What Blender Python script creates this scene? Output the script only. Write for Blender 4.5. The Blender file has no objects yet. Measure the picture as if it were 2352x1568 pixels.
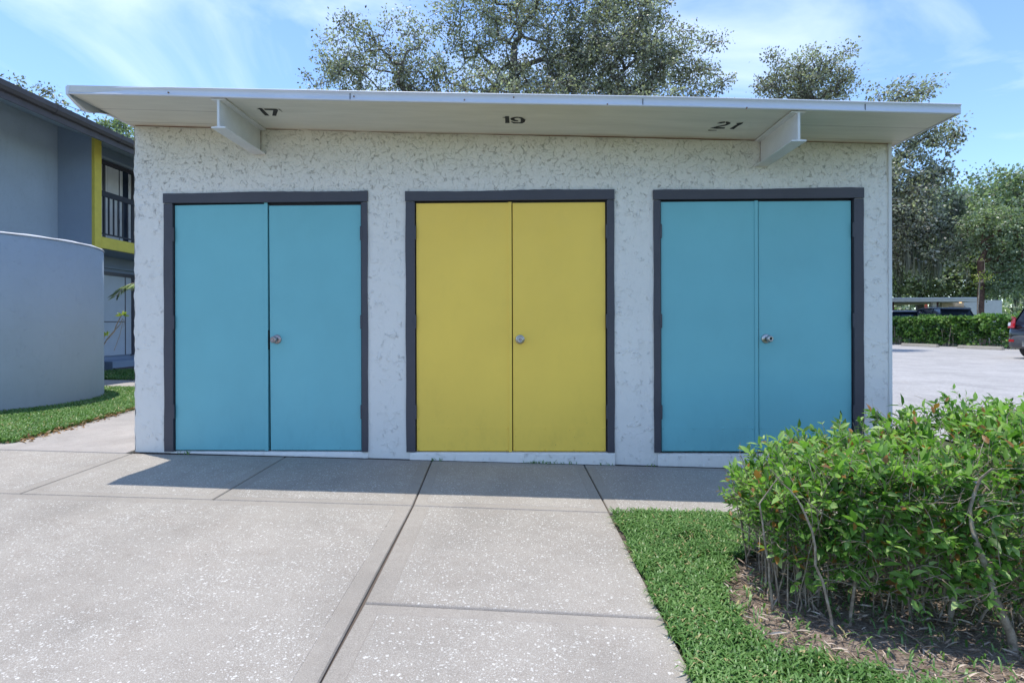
import bpy, bmesh, math, random
import numpy as np
from mathutils import Vector, Matrix
R_ = math.radians
random.seed(7); rng = np.random.default_rng(11)

# ------------------------------------------------------------------ camera
IW, IH, FPX, HOR = 2352, 1568, 1300.0, 745.0
YAW, ROLL = R_(1.4), .0031
CAM = np.array([0, -FPX/280, 1.06])
_F = np.array([-math.sin(YAW), math.cos(YAW), 0.]); _R = np.array([math.cos(YAW), math.sin(YAW), 0.]); _U = np.array([0, 0, 1.])
_R2 = math.cos(ROLL)*_R - math.sin(ROLL)*_U; _U2 = math.cos(ROLL)*_U + math.sin(ROLL)*_R
sc = bpy.context.scene
cd = bpy.data.cameras.new('camera'); cam = bpy.data.objects.new('camera', cd); sc.collection.objects.link(cam)
m = Matrix.Identity(4)
for i in range(3):
    m[i][0] = _R2[i]; m[i][1] = _U2[i]; m[i][2] = -_F[i]; m[i][3] = CAM[i]
cam.matrix_world = m
cd.sensor_width = 36; cd.lens = FPX/IW*36; cd.shift_y = -(IH/2-HOR)/IW; cd.clip_end = 2000; cd.clip_start = .05
sc.camera = cam
sc.view_settings.view_transform = 'Standard'; sc.view_settings.look = 'None'; sc.view_settings.gamma = 1
EXPO = 1.02
sc.view_settings.exposure = EXPO

# ------------------------------------------------------------------ world and sun
SUN_FROM = Vector((-.485, .255, 2.739)).normalized()
elev = math.asin(SUN_FROM.z); azim = math.atan2(SUN_FROM.x, SUN_FROM.y)
w = bpy.data.worlds.new('World'); sc.world = w; w.use_nodes = True
nt = w.node_tree; N = nt.nodes; L = nt.links
bg = N['Background']; bg.inputs['Strength'].default_value = .148
sky = N.new('ShaderNodeTexSky'); sky.sky_type = 'NISHITA'; sky.sun_disc = False
sky.sun_elevation = elev; sky.sun_rotation = azim; sky.altitude = 10; sky.air_density = 1.0; sky.dust_density = .25; sky.ozone_density = 2.6
tc = N.new('ShaderNodeTexCoord'); mp = N.new('ShaderNodeMapping'); mp.inputs['Scale'].default_value = (1.0, 2.2, 3.4); mp.inputs['Rotation'].default_value = (.25, .35, .4); mp.inputs['Location'].default_value = (3.1, .4, 1.7)
nz = N.new('ShaderNodeTexNoise'); nz.inputs['Scale'].default_value = 1.5; nz.inputs['Detail'].default_value = 9; nz.inputs['Roughness'].default_value = .55; nz.inputs['Distortion'].default_value = .6
cr = N.new('ShaderNodeValToRGB'); cr.color_ramp.elements[0].position = .49; cr.color_ramp.elements[1].position = .80
cr.color_ramp.elements[0].color = (0, 0, 0, 1); cr.color_ramp.elements[1].color = (.8, .8, .8, 1)
mx = N.new('ShaderNodeMix'); mx.data_type = 'RGBA'; mx.inputs[7].default_value = (4.7, 5.2, 5.9, 1)
L.new(tc.outputs['Generated'], mp.inputs[0]); L.new(mp.outputs[0], nz.inputs[0]); L.new(nz.outputs[0], cr.inputs[0])
L.new(cr.outputs[0], mx.inputs[0]); tn = N.new('ShaderNodeMix'); tn.data_type = 'RGBA'; tn.blend_type = 'MULTIPLY'; tn.inputs[0].default_value = 1; tn.inputs[7].default_value = (.76, .84, .95, 1); L.new(sky.outputs[0], tn.inputs[6]); L.new(tn.outputs[2], mx.inputs[6]); L.new(mx.outputs[2], bg.inputs[0])
sd = bpy.data.lights.new('sun', 'SUN'); sd.energy = 2.2; sd.angle = R_(.5); sd.color = (1, .95, .86)
sun = bpy.data.objects.new('sun', sd); sc.collection.objects.link(sun)
sun.rotation_euler = SUN_FROM.to_track_quat('Z', 'Y').to_euler(); sun.location = (0, 0, 20)

# ------------------------------------------------------------------ pixel helpers (photo pixel at 2352 wide -> world)
def ray(px, py): return _F*FPX + _R2*(px-IW/2) - _U2*(py-HOR)
GA, GB = -.071, -.0235
def fac(px, py, Y=0.):
    d = ray(px, py); return CAM + d*((Y-CAM[1])/d[1])
def gz(x, y=0.):
    "ground height"
    a = GA + GB*max(-12., min(3., x))
    if y > 0 or x > 3:
        t = min(1., max(0., max(y/14., (x-3)/12.)))
        a = a*(1-t) + .02*t
    return a
def gnd(px, py):
    d = ray(px, py); t = (GA + GB*CAM[0]-CAM[2])/(d[2]-GB*d[0])
    p = CAM+d*t
    for _ in range(8):
        t = (gz(p[0], p[1])-CAM[2])/d[2]; p = CAM + d*t
    return p
def at(px, py, Z):
    "point at distance Z along the viewing axis"
    return CAM + ray(px, py)*(Z/FPX)

# ------------------------------------------------------------------ object helpers
def link(o, parent=None):
    sc.collection.objects.link(o)
    if parent is not None: o.parent = parent
    return o
def tag(o, label=None, cat=None, group=None, kind=None):
    if label: o['label'] = label
    if cat: o['category'] = cat
    if group: o['group'] = group
    if kind: o['kind'] = kind
    return o
def empty(name, loc, label, cat, group=None):
    o = bpy.data.objects.new(name, None); o.empty_display_size = .2; o.location = loc
    link(o); tag(o, label, cat, group); bpy.context.view_layer.update(); return o
def finish(name, me, mat, parent=None, label=None):
    mats = mat if isinstance(mat, (list, tuple)) else [mat]
    for x in mats: me.materials.append(x)
    o = bpy.data.objects.new(name, me); link(o, parent)
    if parent is not None:
        # meshes are written in world space: undo the parents' offset
        off = Vector((0, 0, 0)); p = parent
        while p is not None: off += p.location; p = p.parent
        o.location = -off
    if label: o['label'] = label
    return o
def build(name, bm, mat, parent=None, smooth=False, bevel=0, label=None):
    me = bpy.data.meshes.new(name)
    if bevel:
        es = [e for e in bm.edges if len(e.link_faces) == 2 and e.calc_face_angle(0) > .5]
        bmesh.ops.bevel(bm, geom=es, offset=bevel, segments=2, affect='EDGES', profile=.5, clamp_overlap=True)
    bm.to_mesh(me); bm.free()
    if smooth: me.polygons.foreach_set('use_smooth', [True]*len(me.polygons))
    return finish(name, me, mat, parent, label)
def fast(name, V, Fc, mat, parent=None, smooth=False, col=None, label=None, mats=None):
    V = np.asarray(V, dtype=np.float32); Fc = np.asarray(Fc, dtype=np.int32); k = Fc.shape[1]
    me = bpy.data.meshes.new(name); me.vertices.add(len(V)); me.vertices.foreach_set('co', V.ravel())
    me.loops.add(Fc.size); me.loops.foreach_set('vertex_index', Fc.ravel())
    me.polygons.add(len(Fc)); me.polygons.foreach_set('loop_start', np.arange(0, Fc.size, k, dtype=np.int32))
    try: me.polygons.foreach_set('loop_total', np.full(len(Fc), k, dtype=np.int32))
    except Exception: pass
    if smooth: me.polygons.foreach_set('use_smooth', np.ones(len(Fc), dtype=bool))
    if mats is not None: me.polygons.foreach_set('material_index', np.asarray(mats, dtype=np.int32))
    me.update(calc_edges=True)
    if col is not None:
        a = me.attributes.new('rnd', 'FLOAT', 'FACE'); a.data.foreach_set('value', np.asarray(col, dtype=np.float32))
    return finish(name, me, mat, parent, label)
def box(bm, x0, x1, y0, y1, z0, z1, M=None):
    r = bmesh.ops.create_cube(bm, size=1)
    for v in r['verts']:
        v.co = Vector((x0+(v.co.x+.5)*(x1-x0), y0+(v.co.y+.5)*(y1-y0), z0+(v.co.z+.5)*(z1-z0)))
        if M is not None: v.co = M @ v.co
    return r['verts']
def hexa(bm, P):
    "8 points: bottom loop then top loop"
    v = [bm.verts.new(Vector(p)) for p in P]
    for f in ((3, 2, 1, 0), (4, 5, 6, 7), (0, 1, 5, 4), (1, 2, 6, 5), (2, 3, 7, 6), (3, 0, 4, 7)):
        bm.faces.new([v[i] for i in f])
    return v
def cyl(bm, p0, p1, r0, r1=None, n=10, caps=True):
    r1 = r0 if r1 is None else r1
    p0 = Vector(p0); p1 = Vector(p1); d = (p1-p0)
    q = d.to_track_quat('Z', 'Y').to_matrix()
    a = [bm.verts.new(p0+q@Vector((r0*math.cos(t), r0*math.sin(t), 0))) for t in [2*math.pi*i/n for i in range(n)]]
    b = [bm.verts.new(p1+q@Vector((r1*math.cos(t), r1*math.sin(t), 0))) for t in [2*math.pi*i/n for i in range(n)]]
    for i in range(n): bm.faces.new([a[i], a[(i+1) % n], b[(i+1) % n], b[i]])
    if caps: bm.faces.new(a[::-1]); bm.faces.new(b)
def lathe(bm, c, axis, prof, n=24):
    "prof = (radius, distance along axis)"
    c = Vector(c); q = Vector(axis).to_track_quat('Z', 'Y').to_matrix(); rings = []
    for r, h in prof:
        if r < 1e-5: rings.append([bm.verts.new(c+q@Vector((0, 0, h)))]*n)
        else: rings.append([bm.verts.new(c+q@Vector((r*math.cos(2*math.pi*i/n), r*math.sin(2*math.pi*i/n), h))) for i in range(n)])
    for A, B in zip(rings, rings[1:]):
        for i in range(n):
            j = (i+1) % n; vs = []
            for v in (A[i], A[j], B[j], B[i]):
                if v not in vs: vs.append(v)
            if len(vs) > 2: bm.faces.new(vs)
def prism(bm, pts, vec):
    a = [bm.verts.new(Vector(p)) for p in pts]; b = [bm.verts.new(Vector(p)+Vector(vec)) for p in pts]; n = len(a)
    bm.faces.new(a[::-1]); bm.faces.new(b)
    for i in range(n): bm.faces.new([a[i], a[(i+1) % n], b[(i+1) % n], b[i]])
    bmesh.ops.recalc_face_normals(bm, faces=bm.faces)
BM = bmesh.new

# ------------------------------------------------------------------ materials
class Mat:
    def __init__(s, name):
        s.m = bpy.data.materials.new(name); s.m.use_nodes = True; s.t = s.m.node_tree
        s.b = s.t.nodes['Principled BSDF']; s.out = s.t.nodes['Material Output']
    def n(s, typ, **kw):
        x = s.t.nodes.new('ShaderNode'+typ)
        for k, v in kw.items():
            if k.startswith('_'): setattr(x, k[1:], v)
            else: x.inputs[k.replace('_', ' ') if not k.isdigit() else int(k)].default_value = v
        return x
    def l(s, a, b): s.t.links.new(a, b)
    def noise(s, scale, detail=4, rough=.5, vec=None, dist=0.):
        x = s.n('TexNoise', Scale=scale, Detail=detail, Roughness=rough, Distortion=dist)
        s.l(vec if vec is not None else s.obj(), x.inputs['Vector']); return x
    def obj(s):
        if not hasattr(s, '_g'): s._g = s.n('NewGeometry')
        return s._g.outputs['Position']
    def scaled(s, sx, sy, sz):
        x = s.n('Mapping'); x.inputs['Scale'].default_value = (sx, sy, sz); s.l(s.obj(), x.inputs[0]); return x.outputs[0]
    def ramp(s, src, stops):
        x = s.n('ValToRGB'); e = x.color_ramp.elements
        while len(e) < len(stops): e.new(.5)
        for i, (p, c) in enumerate(stops):
            e[i].position = p; c = c if isinstance(c, tuple) else (c, c, c); e[i].color = (*c, 1)
        s.l(src, x.inputs[0]); return x.outputs[0]
    def mix(s, fac, a, b, mode='MIX'):
        x = s.n('Mix', _data_type='RGBA', _blend_type=mode)
        for i, v in ((0, fac), (6, a), (7, b)):
            if hasattr(v, 'links') or hasattr(v, 'is_linked'): s.l(v, x.inputs[i])
            elif i == 0: x.inputs[0].default_value = v
            else: x.inputs[i].default_value = (*v, 1) if len(v) == 3 else v
        return x.outputs[2]
    def math(s, op, a, b=0.):
        x = s.n('Math', _operation=op)
        for i, v in ((0, a), (1, b)):
            if hasattr(v, 'is_linked'): s.l(v, x.inputs[i])
            else: x.inputs[i].default_value = v
        return x.outputs[0]
    def bump(s, h, strength=.5, dist=.01):
        x = s.n('Bump', Strength=strength, Distance=dist); s.l(h, x.inputs['Height']); s.l(x.outputs[0], s.b.inputs['Normal']); return x
    def col(s, c):
        if hasattr(c, 'is_linked'): s.l(c, s.b.inputs['Base Color'])
        else: s.b.inputs['Base Color'].default_value = (*c, 1)
    def set(s, **kw):
        for k, v in kw.items(): s.b.inputs[k.replace('_', ' ')].default_value = v
def plain(name, c, rough=.6, metal=0., var=.12, scale=6., bump=0., bs=60., spec=.5):
    a = Mat(name); n = a.noise(scale, 6, .6)
    lo = tuple(x*(1-var) for x in c); hi = tuple(min(1, x*(1+var)) for x in c)
    a.col(a.ramp(n.outputs[0], [(.3, lo), (.7, hi)])); a.set(Roughness=rough, Metallic=metal); a.b.inputs['Specular IOR Level'].default_value = spec
    if bump: a.bump(a.noise(bs, 5, .6).outputs[0], .6, bump)
    return a.m
# --- stucco (skip trowel: torn ledges, broken up by a second noise)
def stucco(name, base, warm_bounce=None, depth=.006, amount=1., dirt_shade=(.30, .27, .22)):
    a = Mat(name); P = a.obj()
    wz = a.noise(7, 4, .55); 
    wv = a.n('VectorMath', _operation='MULTIPLY_ADD'); a.l(wz.outputs['Color'], wv.inputs[0]); wv.inputs[1].default_value = (.16, .16, .16); a.l(P, wv.inputs[2])
    n1 = a.noise(5.5, 5, .52, wv.outputs[0]); n2 = a.noise(11, 5, .6, wv.outputs[0]); msk = a.noise(3.3, 3, .5)
    sep = a.n('SeparateXYZ'); a.l(P, sep.inputs[0])
    w2 = a.noise(17, 5, .62); wv2 = a.n('VectorMath', _operation='MULTIPLY_ADD'); a.l(w2.outputs['Color'], wv2.inputs[0]); wv2.inputs[1].default_value = (.085, .085, .085); a.l(wv.outputs[0], wv2.inputs[2])
    def crack(sc_, wd):
        v = a.n('TexVoronoi', Scale=sc_, _feature='DISTANCE_TO_EDGE'); a.l(wv2.outputs[0], v.inputs['Vector'])
        c_ = a.n('TexVoronoi', Scale=sc_); a.l(wv2.outputs[0], c_.inputs['Vector']); q_ = a.n('SeparateXYZ'); a.l(c_.outputs['Color'], q_.inputs[0])
        return a.ramp(v.outputs['Distance'], [(0., 1.), (wd*.4, .8), (wd, 0.)]), q_.outputs[0]
    l1, h1 = crack(11., .024); l2, h2 = crack(23., .040)
    m1 = a.ramp(a.noise(18, 3, .6).outputs[0], [(.49, 0.), (.58, 1.)]); m2 = a.ramp(a.noise(26, 3, .6).outputs[0], [(.52, 0.), (.61, 1.)])
    lines = a.math('MAXIMUM', a.math('MULTIPLY', l1, m1), a.math('MULTIPLY', l2, m2))
    steps = a.math('ADD', h1, a.math('MULTIPLY', h2, .6))
    # more tearing high on the wall
    hgt = a.ramp(a.math('DIVIDE', sep.outputs[2], 3.), [(.0, .28), (.6, .40), (.80, .95), (1., 1.)])
    mk = a.ramp(a.math('ADD', a.noise(16, 3, .6).outputs[0], a.math('MULTIPLY', a.math('SUBTRACT', hgt, .5), .22)), [(.46, 0.), (.60, 1.)])
    mk2 = a.math('MULTIPLY', mk, a.ramp(a.math('ADD', msk.outputs[0], a.math('MULTIPLY', a.math('SUBTRACT', hgt, .4), .35)), [(.34, .25), (.60, 1.)]))
    fine = a.noise(60, 6, .65)
    h = a.math('ADD', a.math('MULTIPLY', steps, a.math('MULTIPLY', mk2, .55)), a.math('MULTIPLY', fine.outputs[0], .20))
    h = a.math('SUBTRACT', h, a.math('MULTIPLY', a.math('MULTIPLY', lines, mk2), .7))
    a.bump(h, 1.*amount, depth*1.25)
    big = a.noise(1.3, 5, .6); stain = a.noise(4, 6, .65, a.scaled(2.2, 2.2, .5))
    c = a.mix(a.ramp(big.outputs[0], [(.3, 0.), (.7, 1.)]), tuple(x*.95 for x in base), tuple(min(1, x*1.03) for x in base))
    if warm_bounce:
        top = a.ramp(a.math('ADD', a.math('DIVIDE', sep.outputs[2], 3.), a.math('MULTIPLY', a.noise(2.5, 4, .6).outputs[0], .12)), [(.80, 0.), (.93, .85)])  # warm bounced light painted into the upper wall colour
        c = a.mix(a.math('MULTIPLY', top, a.ramp(a.noise(1.7, 3, .5).outputs[0], [(.3, .4), (.62, 1.)])), c, warm_bounce)
    c = a.mix(a.math('MULTIPLY', a.ramp(stain.outputs[0], [(.55, 0.), (.78, 1.)]), .11), c, dirt_shade)
    c = a.mix(a.math('MULTIPLY', a.math('MULTIPLY', lines, a.math('MAXIMUM', mk2, .06)), .31*amount), c, dirt_shade)  # shade under the torn ledges painted as dark lines, in the stain's colour
    a.col(c); a.set(Roughness=.78); a.b.inputs['Specular IOR Level'].default_value = .25
    return a.m
M_wall = stucco('white_stucco', (.79, .765, .715), warm_bounce=(.71, .675, .55), dirt_shade=(.23, .20, .16))
M_blue = stucco('blue_grey_stucco', (.37, .44, .51), depth=.004, amount=.6, dirt_shade=(.12, .14, .17))
M_bluesh = stucco('slate_stucco', (.27, .335, .43), depth=.004, amount=.35, dirt_shade=(.12, .14, .17))
M_curv = stucco('grey_curved_stucco', (.33, .40, .455), depth=.005, amount=.6, dirt_shade=(.13, .14, .16))
M_suntop = plain('sunlit_top_tone', (.72, .72, .72), .8, bump=.004, bs=40)  # sunlight on the curved wall's top edge, put into the colour
# --- painted metal doors
def doorpaint(name, c, dirt_shade, chips):
    a = Mat(name); n = a.noise(1.4, 5, .55); sep = a.n('SeparateXYZ'); a.l(a.obj(), sep.inputs[0])
    col = a.ramp(n.outputs[0], [(.3, tuple(x*.95 for x in c)), (.7, tuple(min(1, x*1.05) for x in c))])
    low = a.ramp(sep.outputs[2], [(.02, 1.), (.24, .35), (.6, 0.)])
    v = a.n('TexVoronoi', Scale=26.); a.l(a.obj(), v.inputs['Vector'])
    ch = a.math('MULTIPLY', a.ramp(v.outputs['Distance'], [(.06, 1.), (.10, 0.)]), a.ramp(a.noise(9, 2, .5).outputs[0], [(.52, 0.), (.58, 1.)]))
    ch = a.math('MULTIPLY', ch, low)
    scuff = a.math('MULTIPLY', a.ramp(a.noise(5, 7, .75, a.scaled(1.5, 1, .7)).outputs[0], [(.5, 0.), (.75, 1.)]), a.math('ADD', a.math('MULTIPLY', low, .13), .035))
    col = a.mix(scuff, col, dirt_shade); col = a.mix(a.math('MULTIPLY', ch, chips), col, dirt_shade)
    a.col(col); a.l(a.ramp(a.noise(7, 4, .6).outputs[0], [(.3, .38), (.7, .5)]), a.b.inputs['Roughness'])
    a.bump(a.math('ADD', a.noise(1.1, 2, .5).outputs[0], a.math('MULTIPLY', a.noise(160, 3, .5).outputs[0], .02)), .25, .01)
    return a.m
M_teal = doorpaint('teal_door_paint', (.170, .475, .520), (.03, .10, .14), .8)
M_yel = doorpaint('yellow_door_paint', (.96, .64, .09), (.16, .12, .02), .9)
M_frame = plain('charcoal_paint', (.058, .056, .070), .5, var=.10, scale=3, bump=.002, bs=30)
M_dark = plain('dark_gap', (.006, .006, .008), .9)
M_steel = plain('brushed_steel', (.50, .49, .47), .28, .9, bump=.0005)
M_steel2 = plain('worn_brass_steel', (.40, .34, .33), .42, .8)
M_fascia = plain('white_metal_fascia', (.66, .68, .74), .45, var=.05, scale=2.5)
M_beam = plain('white_beam_paint', (.70, .70, .68), .55, var=.05, scale=8, bump=.001)
# soffit boards: painted, mildew and rust tints, thin seams
a = Mat('soffit_paint'); sep = a.n('SeparateXYZ'); a.l(a.obj(), sep.inputs[0])
n = a.noise(3, 6, .6, a.scaled(.5, 3, 1))
c = a.ramp(n.outputs[0], [(.3, (.62, .605, .52)), (.7, (.74, .72, .63))])
c = a.mix(a.ramp(a.math('ADD', sep.outputs[1], a.math('MULTIPLY', a.noise(2, 4, .5).outputs[0], .12)), [(.0, 0.), (.06, .55)]), c, (.50, .36, .24))
seam = a.n('Math', _operation='PINGPONG'); a.l(a.math('ADD', sep.outputs[1], .08), seam.inputs[0]); seam.inputs[1].default_value = .14
sl = a.ramp(seam.outputs[0], [(.002, 1.), (.006, 0.)])
lim = a.math('MAXIMUM', a.math('LESS_THAN', sep.outputs[0], -2.2), a.math('GREATER_THAN', sep.outputs[0], 1.9))
c = a.mix(a.math('MULTIPLY', a.math('MULTIPLY', sl, lim), .6), c, (.25, .22, .19))
a.col(c); a.set(Roughness=.6); a.bump(a.noise(40, 4, .6, a.scaled(.3, 2, 1)).outputs[0], .3, .002); M_soffit = a.m
a = Mat('stencil_paint'); a.col(a.ramp(a.noise(30, 5, .7).outputs[0], [(.3, (.012, .012, .012)), (.75, (.045, .042, .038))])); a.set(Roughness=.7); M_stencil = a.m
M_rust = plain('rust_stain', (.22, .13, .08), .9)
# --- shell aggregate concrete; 'rnd' face attribute: >0 trowelled margin, sign of slab tint
def concrete(name, base, shells, scl=80., rough=.85):
    a = Mat(name); at_ = a.n('Attribute', _attribute_name='rnd'); r = at_.outputs['Fac']
    margin = a.math('GREATER_THAN', r, .5)
    wv = a.noise(45, 2, .5); 
    vm = a.n('VectorMath', _operation='MULTIPLY_ADD'); a.l(wv.outputs['Color'], vm.inputs[0]); vm.inputs[1].default_value = (.022, .022, .022); a.l(a.obj(), vm.inputs[2])
    v = a.n('TexVoronoi', Scale=scl); v.inputs['Randomness'].default_value = 1; a.l(vm.outputs[0], v.inputs['Vector'])
    v2 = a.n('TexVoronoi', Scale=scl*2.1); a.l(vm.outputs[0], v2.inputs['Vector'])
    cs = a.n('SeparateXYZ'); a.l(v.outputs['Color'], cs.inputs[0]); cs2 = a.n('SeparateXYZ'); a.l(v2.outputs['Color'], cs2.inputs[0])
    patch = a.noise(2.4, 6, .65); pk = a.ramp(patch.outputs[0], [(.33, .10), (.52, .50), (.68, 1.)])
    big = a.math('MULTIPLY', a.math('LESS_THAN', v.outputs['Distance'], a.math('ADD', .16, a.math('MULTIPLY', cs.outputs[1], .26))), a.math('LESS_THAN', cs.outputs[0], a.math('MULTIPLY', pk, .62)))
    sml = a.math('MULTIPLY', a.math('LESS_THAN', v2.outputs['Distance'], .3), a.math('LESS_THAN', cs2.outputs[0], a.math('MULTIPLY', pk, .62)))
    v4 = a.n('TexVoronoi', Scale=scl*3.6); a.l(a.obj(), v4.inputs['Vector']); c4 = a.n('SeparateXYZ'); a.l(v4.outputs['Color'], c4.inputs[0]); tiny = a.math('MULTIPLY', a.math('LESS_THAN', v4.outputs['Distance'], .38), a.math('LESS_THAN', c4.outputs[0], .30)); dk = a.math('MULTIPLY', a.math('LESS_THAN', v4.outputs['Distance'], .40), a.math('GREATER_THAN', c4.outputs[0], .80))
    s = a.math('MAXIMUM', a.math('MAXIMUM', big, a.math('MULTIPLY', sml, .8)), a.math('MULTIPLY', tiny, .55))
    s = a.math('MULTIPLY', s, a.math('SUBTRACT', 1., a.math('MULTIPLY', margin, .85)))
    s = a.math('MULTIPLY', s, shells)
    g = a.noise(.9, 9, .68); g2 = a.noise(7, 9, .75); fine = a.noise(240, 4, .7)
    c = a.ramp(g.outputs[0], [(.36, tuple(x*.66 for x in base)), (.50, tuple(x*.95 for x in base)), (.64, tuple(x*1.14 for x in base))])
    c = a.mix(a.math('MULTIPLY', a.ramp(g2.outputs[0], [(.47, 0.), (.68, 1.)]), .55), c, (base[0]*.60, base[1]*.55, base[2]*.52))
    c = a.mix(a.math('MULTIPLY', a.ramp(a.noise(1.6, 5, .6).outputs[0], [(.58, 0.), (.75, 1.)]), .25), c, (base[0]*.95, base[1]*.78, base[2]*.68))
    c = a.mix(a.math('MULTIPLY', margin, .18), c, (base[0]*.75, base[1]*.70, base[2]*.66))
    c = a.mix(.5, c, a.ramp(fine.outputs[0], [(.35, tuple(x*.55 for x in base)), (.65, tuple(min(1, x*1.35) for x in base))]))
    # single dark grit
    v3 = a.n('TexVoronoi', Scale=17.); a.l(vm.outputs[0], v3.inputs['Vector']); c3 = a.n('SeparateXYZ'); a.l(v3.outputs['Color'], c3.inputs[0])
    c = a.mix(a.math('MULTIPLY', a.math('LESS_THAN', v3.outputs['Distance'], .055), a.math('LESS_THAN', c3.outputs[0], .12)), c, (.05, .045, .04))
    tint = a.ramp(a.math('FRACT', a.math('MULTIPLY', r, 2.)), [(0., .93), (.98, 1.05)])
    c = a.mix(1., c, tint, 'MULTIPLY')
    c = a.mix(a.math('MULTIPLY', dk, .38), c, tuple(x*.45 for x in base)); st_ = a.noise(1.1, 8, .72, a.scaled(1.6, .7, 1)); c = a.mix(a.math('MULTIPLY', a.ramp(st_.outputs[0], [(.50, 0.), (.60, .5), (.70, 1.)]), .30), c, tuple(x*.52 for x in base))
    c = a.mix(a.math('MULTIPLY', s, .62), c, (.76, .74, .70))
    a.col(c); a.set(Roughness=rough); a.b.inputs['Specular IOR Level'].default_value = .3
    a.bump(a.math('ADD', a.math('MULTIPLY', s, .5), a.math('MULTIPLY', fine.outputs[0], .6)), .5, .003)
    return a.m
M_conc = concrete('shell_concrete', (.375, .340, .298), 1.)
M_conc2 = concrete('smooth_concrete', (.42, .385, .355), .12)
M_lot = concrete('shell_lot', (.40, .385, .375), .7, 30.)
M_stop = concrete('stop_concrete', (.42, .38, .31), .1)
M_jointshade = plain('crumbled_joint_shadow', (.035, .028, .024), .95, var=.5, scale=30, bump=.004, bs=80)  # dark joint earth with the joint's shadow put into its colour
M_joint = plain('joint_dirt', (.12, .095, .078), .95, bump=.004, bs=80)
a = Mat('lawn_soil'); a.col(a.ramp(a.noise(25, 8, .7).outputs[0], [(.3, (.035, .06, .018)), (.55, (.07, .085, .03)), (.75, (.16, .12, .075))])); a.set(Roughness=.95); a.bump(a.noise(50, 6, .7).outputs[0], 1., .02); M_soil = a.m
a = Mat('bark_mulch'); v = a.n('TexVoronoi', Scale=70.); a.l(a.scaled(1, 2.2, 1), v.inputs['Vector'])
c = a.mix(.5, a.ramp(a.noise(28, 8, .75).outputs[0], [(.3, (.11, .075, .055)), (.5, (.34, .25, .19)), (.7, (.56, .45, .36))]), a.ramp(v.outputs['Color'], [(.2, (.10, .07, .055)), (.8, (.40, .33, .28))]))
a.col(c); a.set(Roughness=.95); a.bump(a.math('ADD', v.outputs['Distance'], a.noise(60, 6, .7).outputs[0]), 1., .012); M_mulch = a.m
# --- foliage: colour varies leaf by leaf through 'rnd'
def leafmat(name, stops, rough=.42, trans=.35, spec=.5):
    a = Mat(name); r = a.n('Attribute', _attribute_name='rnd').outputs['Fac']; c = a.ramp(r, stops)
    a.col(c); a.set(Roughness=rough); a.b.inputs['Specular IOR Level'].default_value = spec
    tr = a.n('BsdfTranslucent'); tcx = a.mix(1., c, (1.0, 1.25, .55), 'MULTIPLY'); a.l(tcx, tr.inputs[0])
    ms = a.n('MixShader'); ms.inputs[0].default_value = trans
    a.l(a.b.outputs[0], ms.inputs[1]); a.l(tr.outputs[0], ms.inputs[2]); a.l(ms.outputs[0], a.out.inputs[0]); return a.m
M_oak = leafmat('oak_leaf', [(0, (.06, .052, .044)), (.3, (.16, .15, .125)), (.58, (.36, .35, .31)), (1, (.66, .65, .60))], .42, .42, .6)
M_oakg = leafmat('green_leaf', [(0, (.07, .08, .05)), (.4, (.23, .28, .175)), (.8, (.42, .48, .33)), (1, (.62, .64, .50))], .42, .42, .5)
M_lime = leafmat('yellow_green_leaf', [(0, (.16, .22, .04)), (.6, (.36, .42, .07)), (1, (.6, .6, .15))], .4, .35)
M_hedge = leafmat('hedge_leaf', [(0, (.04, .09, .02)), (.3, (.12, .25, .045)), (.6, (.27, .46, .10)), (.93, (.54, .66, .28)), (.955, (.42, .19, .05)), (1, (.32, .15, .06))], .42, .45, .4)
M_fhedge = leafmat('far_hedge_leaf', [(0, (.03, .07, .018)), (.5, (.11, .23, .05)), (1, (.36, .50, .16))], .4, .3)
M_grass = leafmat('grass_blade', [(0, (.05, .115, .022)), (.45, (.12, .25, .06)), (.85, (.27, .41, .14)), (.94, (.45, .52, .27)), (1, (.50, .40, .20))], .42, .3)
M_litter = leafmat('dry_leaf', [(0, (.14, .07, .03)), (.5, (.36, .19, .08)), (1, (.52, .38, .22))], .7, .15)
M_straw = leafmat('straw', [(0, (.12, .08, .055)), (.5, (.38, .28, .21)), (1, (.66, .55, .45))], .8, .1)
M_moss = leafmat('moss_strand', [(0, (.14, .15, .12)), (1, (.30, .31, .25))], .9, .3)
a = Mat('oak_bark'); a.col(a.ramp(a.noise(9, 8, .7, a.scaled(3, 3, .6)).outputs[0], [(.3, (.06, .052, .045)), (.7, (.22, .20, .175))])); a.set(Roughness=.95); a.bump(a.noise(14, 6, .7, a.scaled(3, 3, .5)).outputs[0], 1, .03); M_bark = a.m
M_barkr = plain('reddish_bark', (.13, .07, .05), .9, var=.4, scale=10, bump=.02, bs=12)
a = Mat('hedge_bark'); a.col(a.ramp(a.noise(30, 7, .7).outputs[0], [(.3, (.13, .09, .06)), (.5, (.31, .245, .18)), (.72, (.50, .43, .35))])); a.set(Roughness=.85); a.bump(a.noise(150, 5, .7).outputs[0], .8, .002); M_twig = a.m
M_glass = plain('dark_glass', (.02, .028, .05), .06, 0, var=.1, spec=.9)
M_blind = plain('vertical_blind', (.72, .72, .72), .6, var=.06)
M_whitedoor = plain('white_door_paint', (.50, .55, .60), .5, var=.04)
M_ypaint = plain('yellow_stucco', (.60, .50, .08), .75, var=.08, bump=.004, bs=50)
M_gutter = plain('dark_gutter', (.075, .07, .08), .38, var=.15)
M_rail = plain('dark_railing_paint', (.022, .022, .03), .5, spec=.3)
M_shingle = plain('roof_shingle', (.16, .15, .15), .9, var=.35, scale=25, bump=.01, bs=20)
M_cream = plain('cream_wall', (.72, .66, .54), .8, var=.06)
M_whitew = plain('white_carport_paint', (.66, .64, .60), .7, var=.06)
M_brown = plain('brown_post', (.10, .035, .03), .7)
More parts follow.
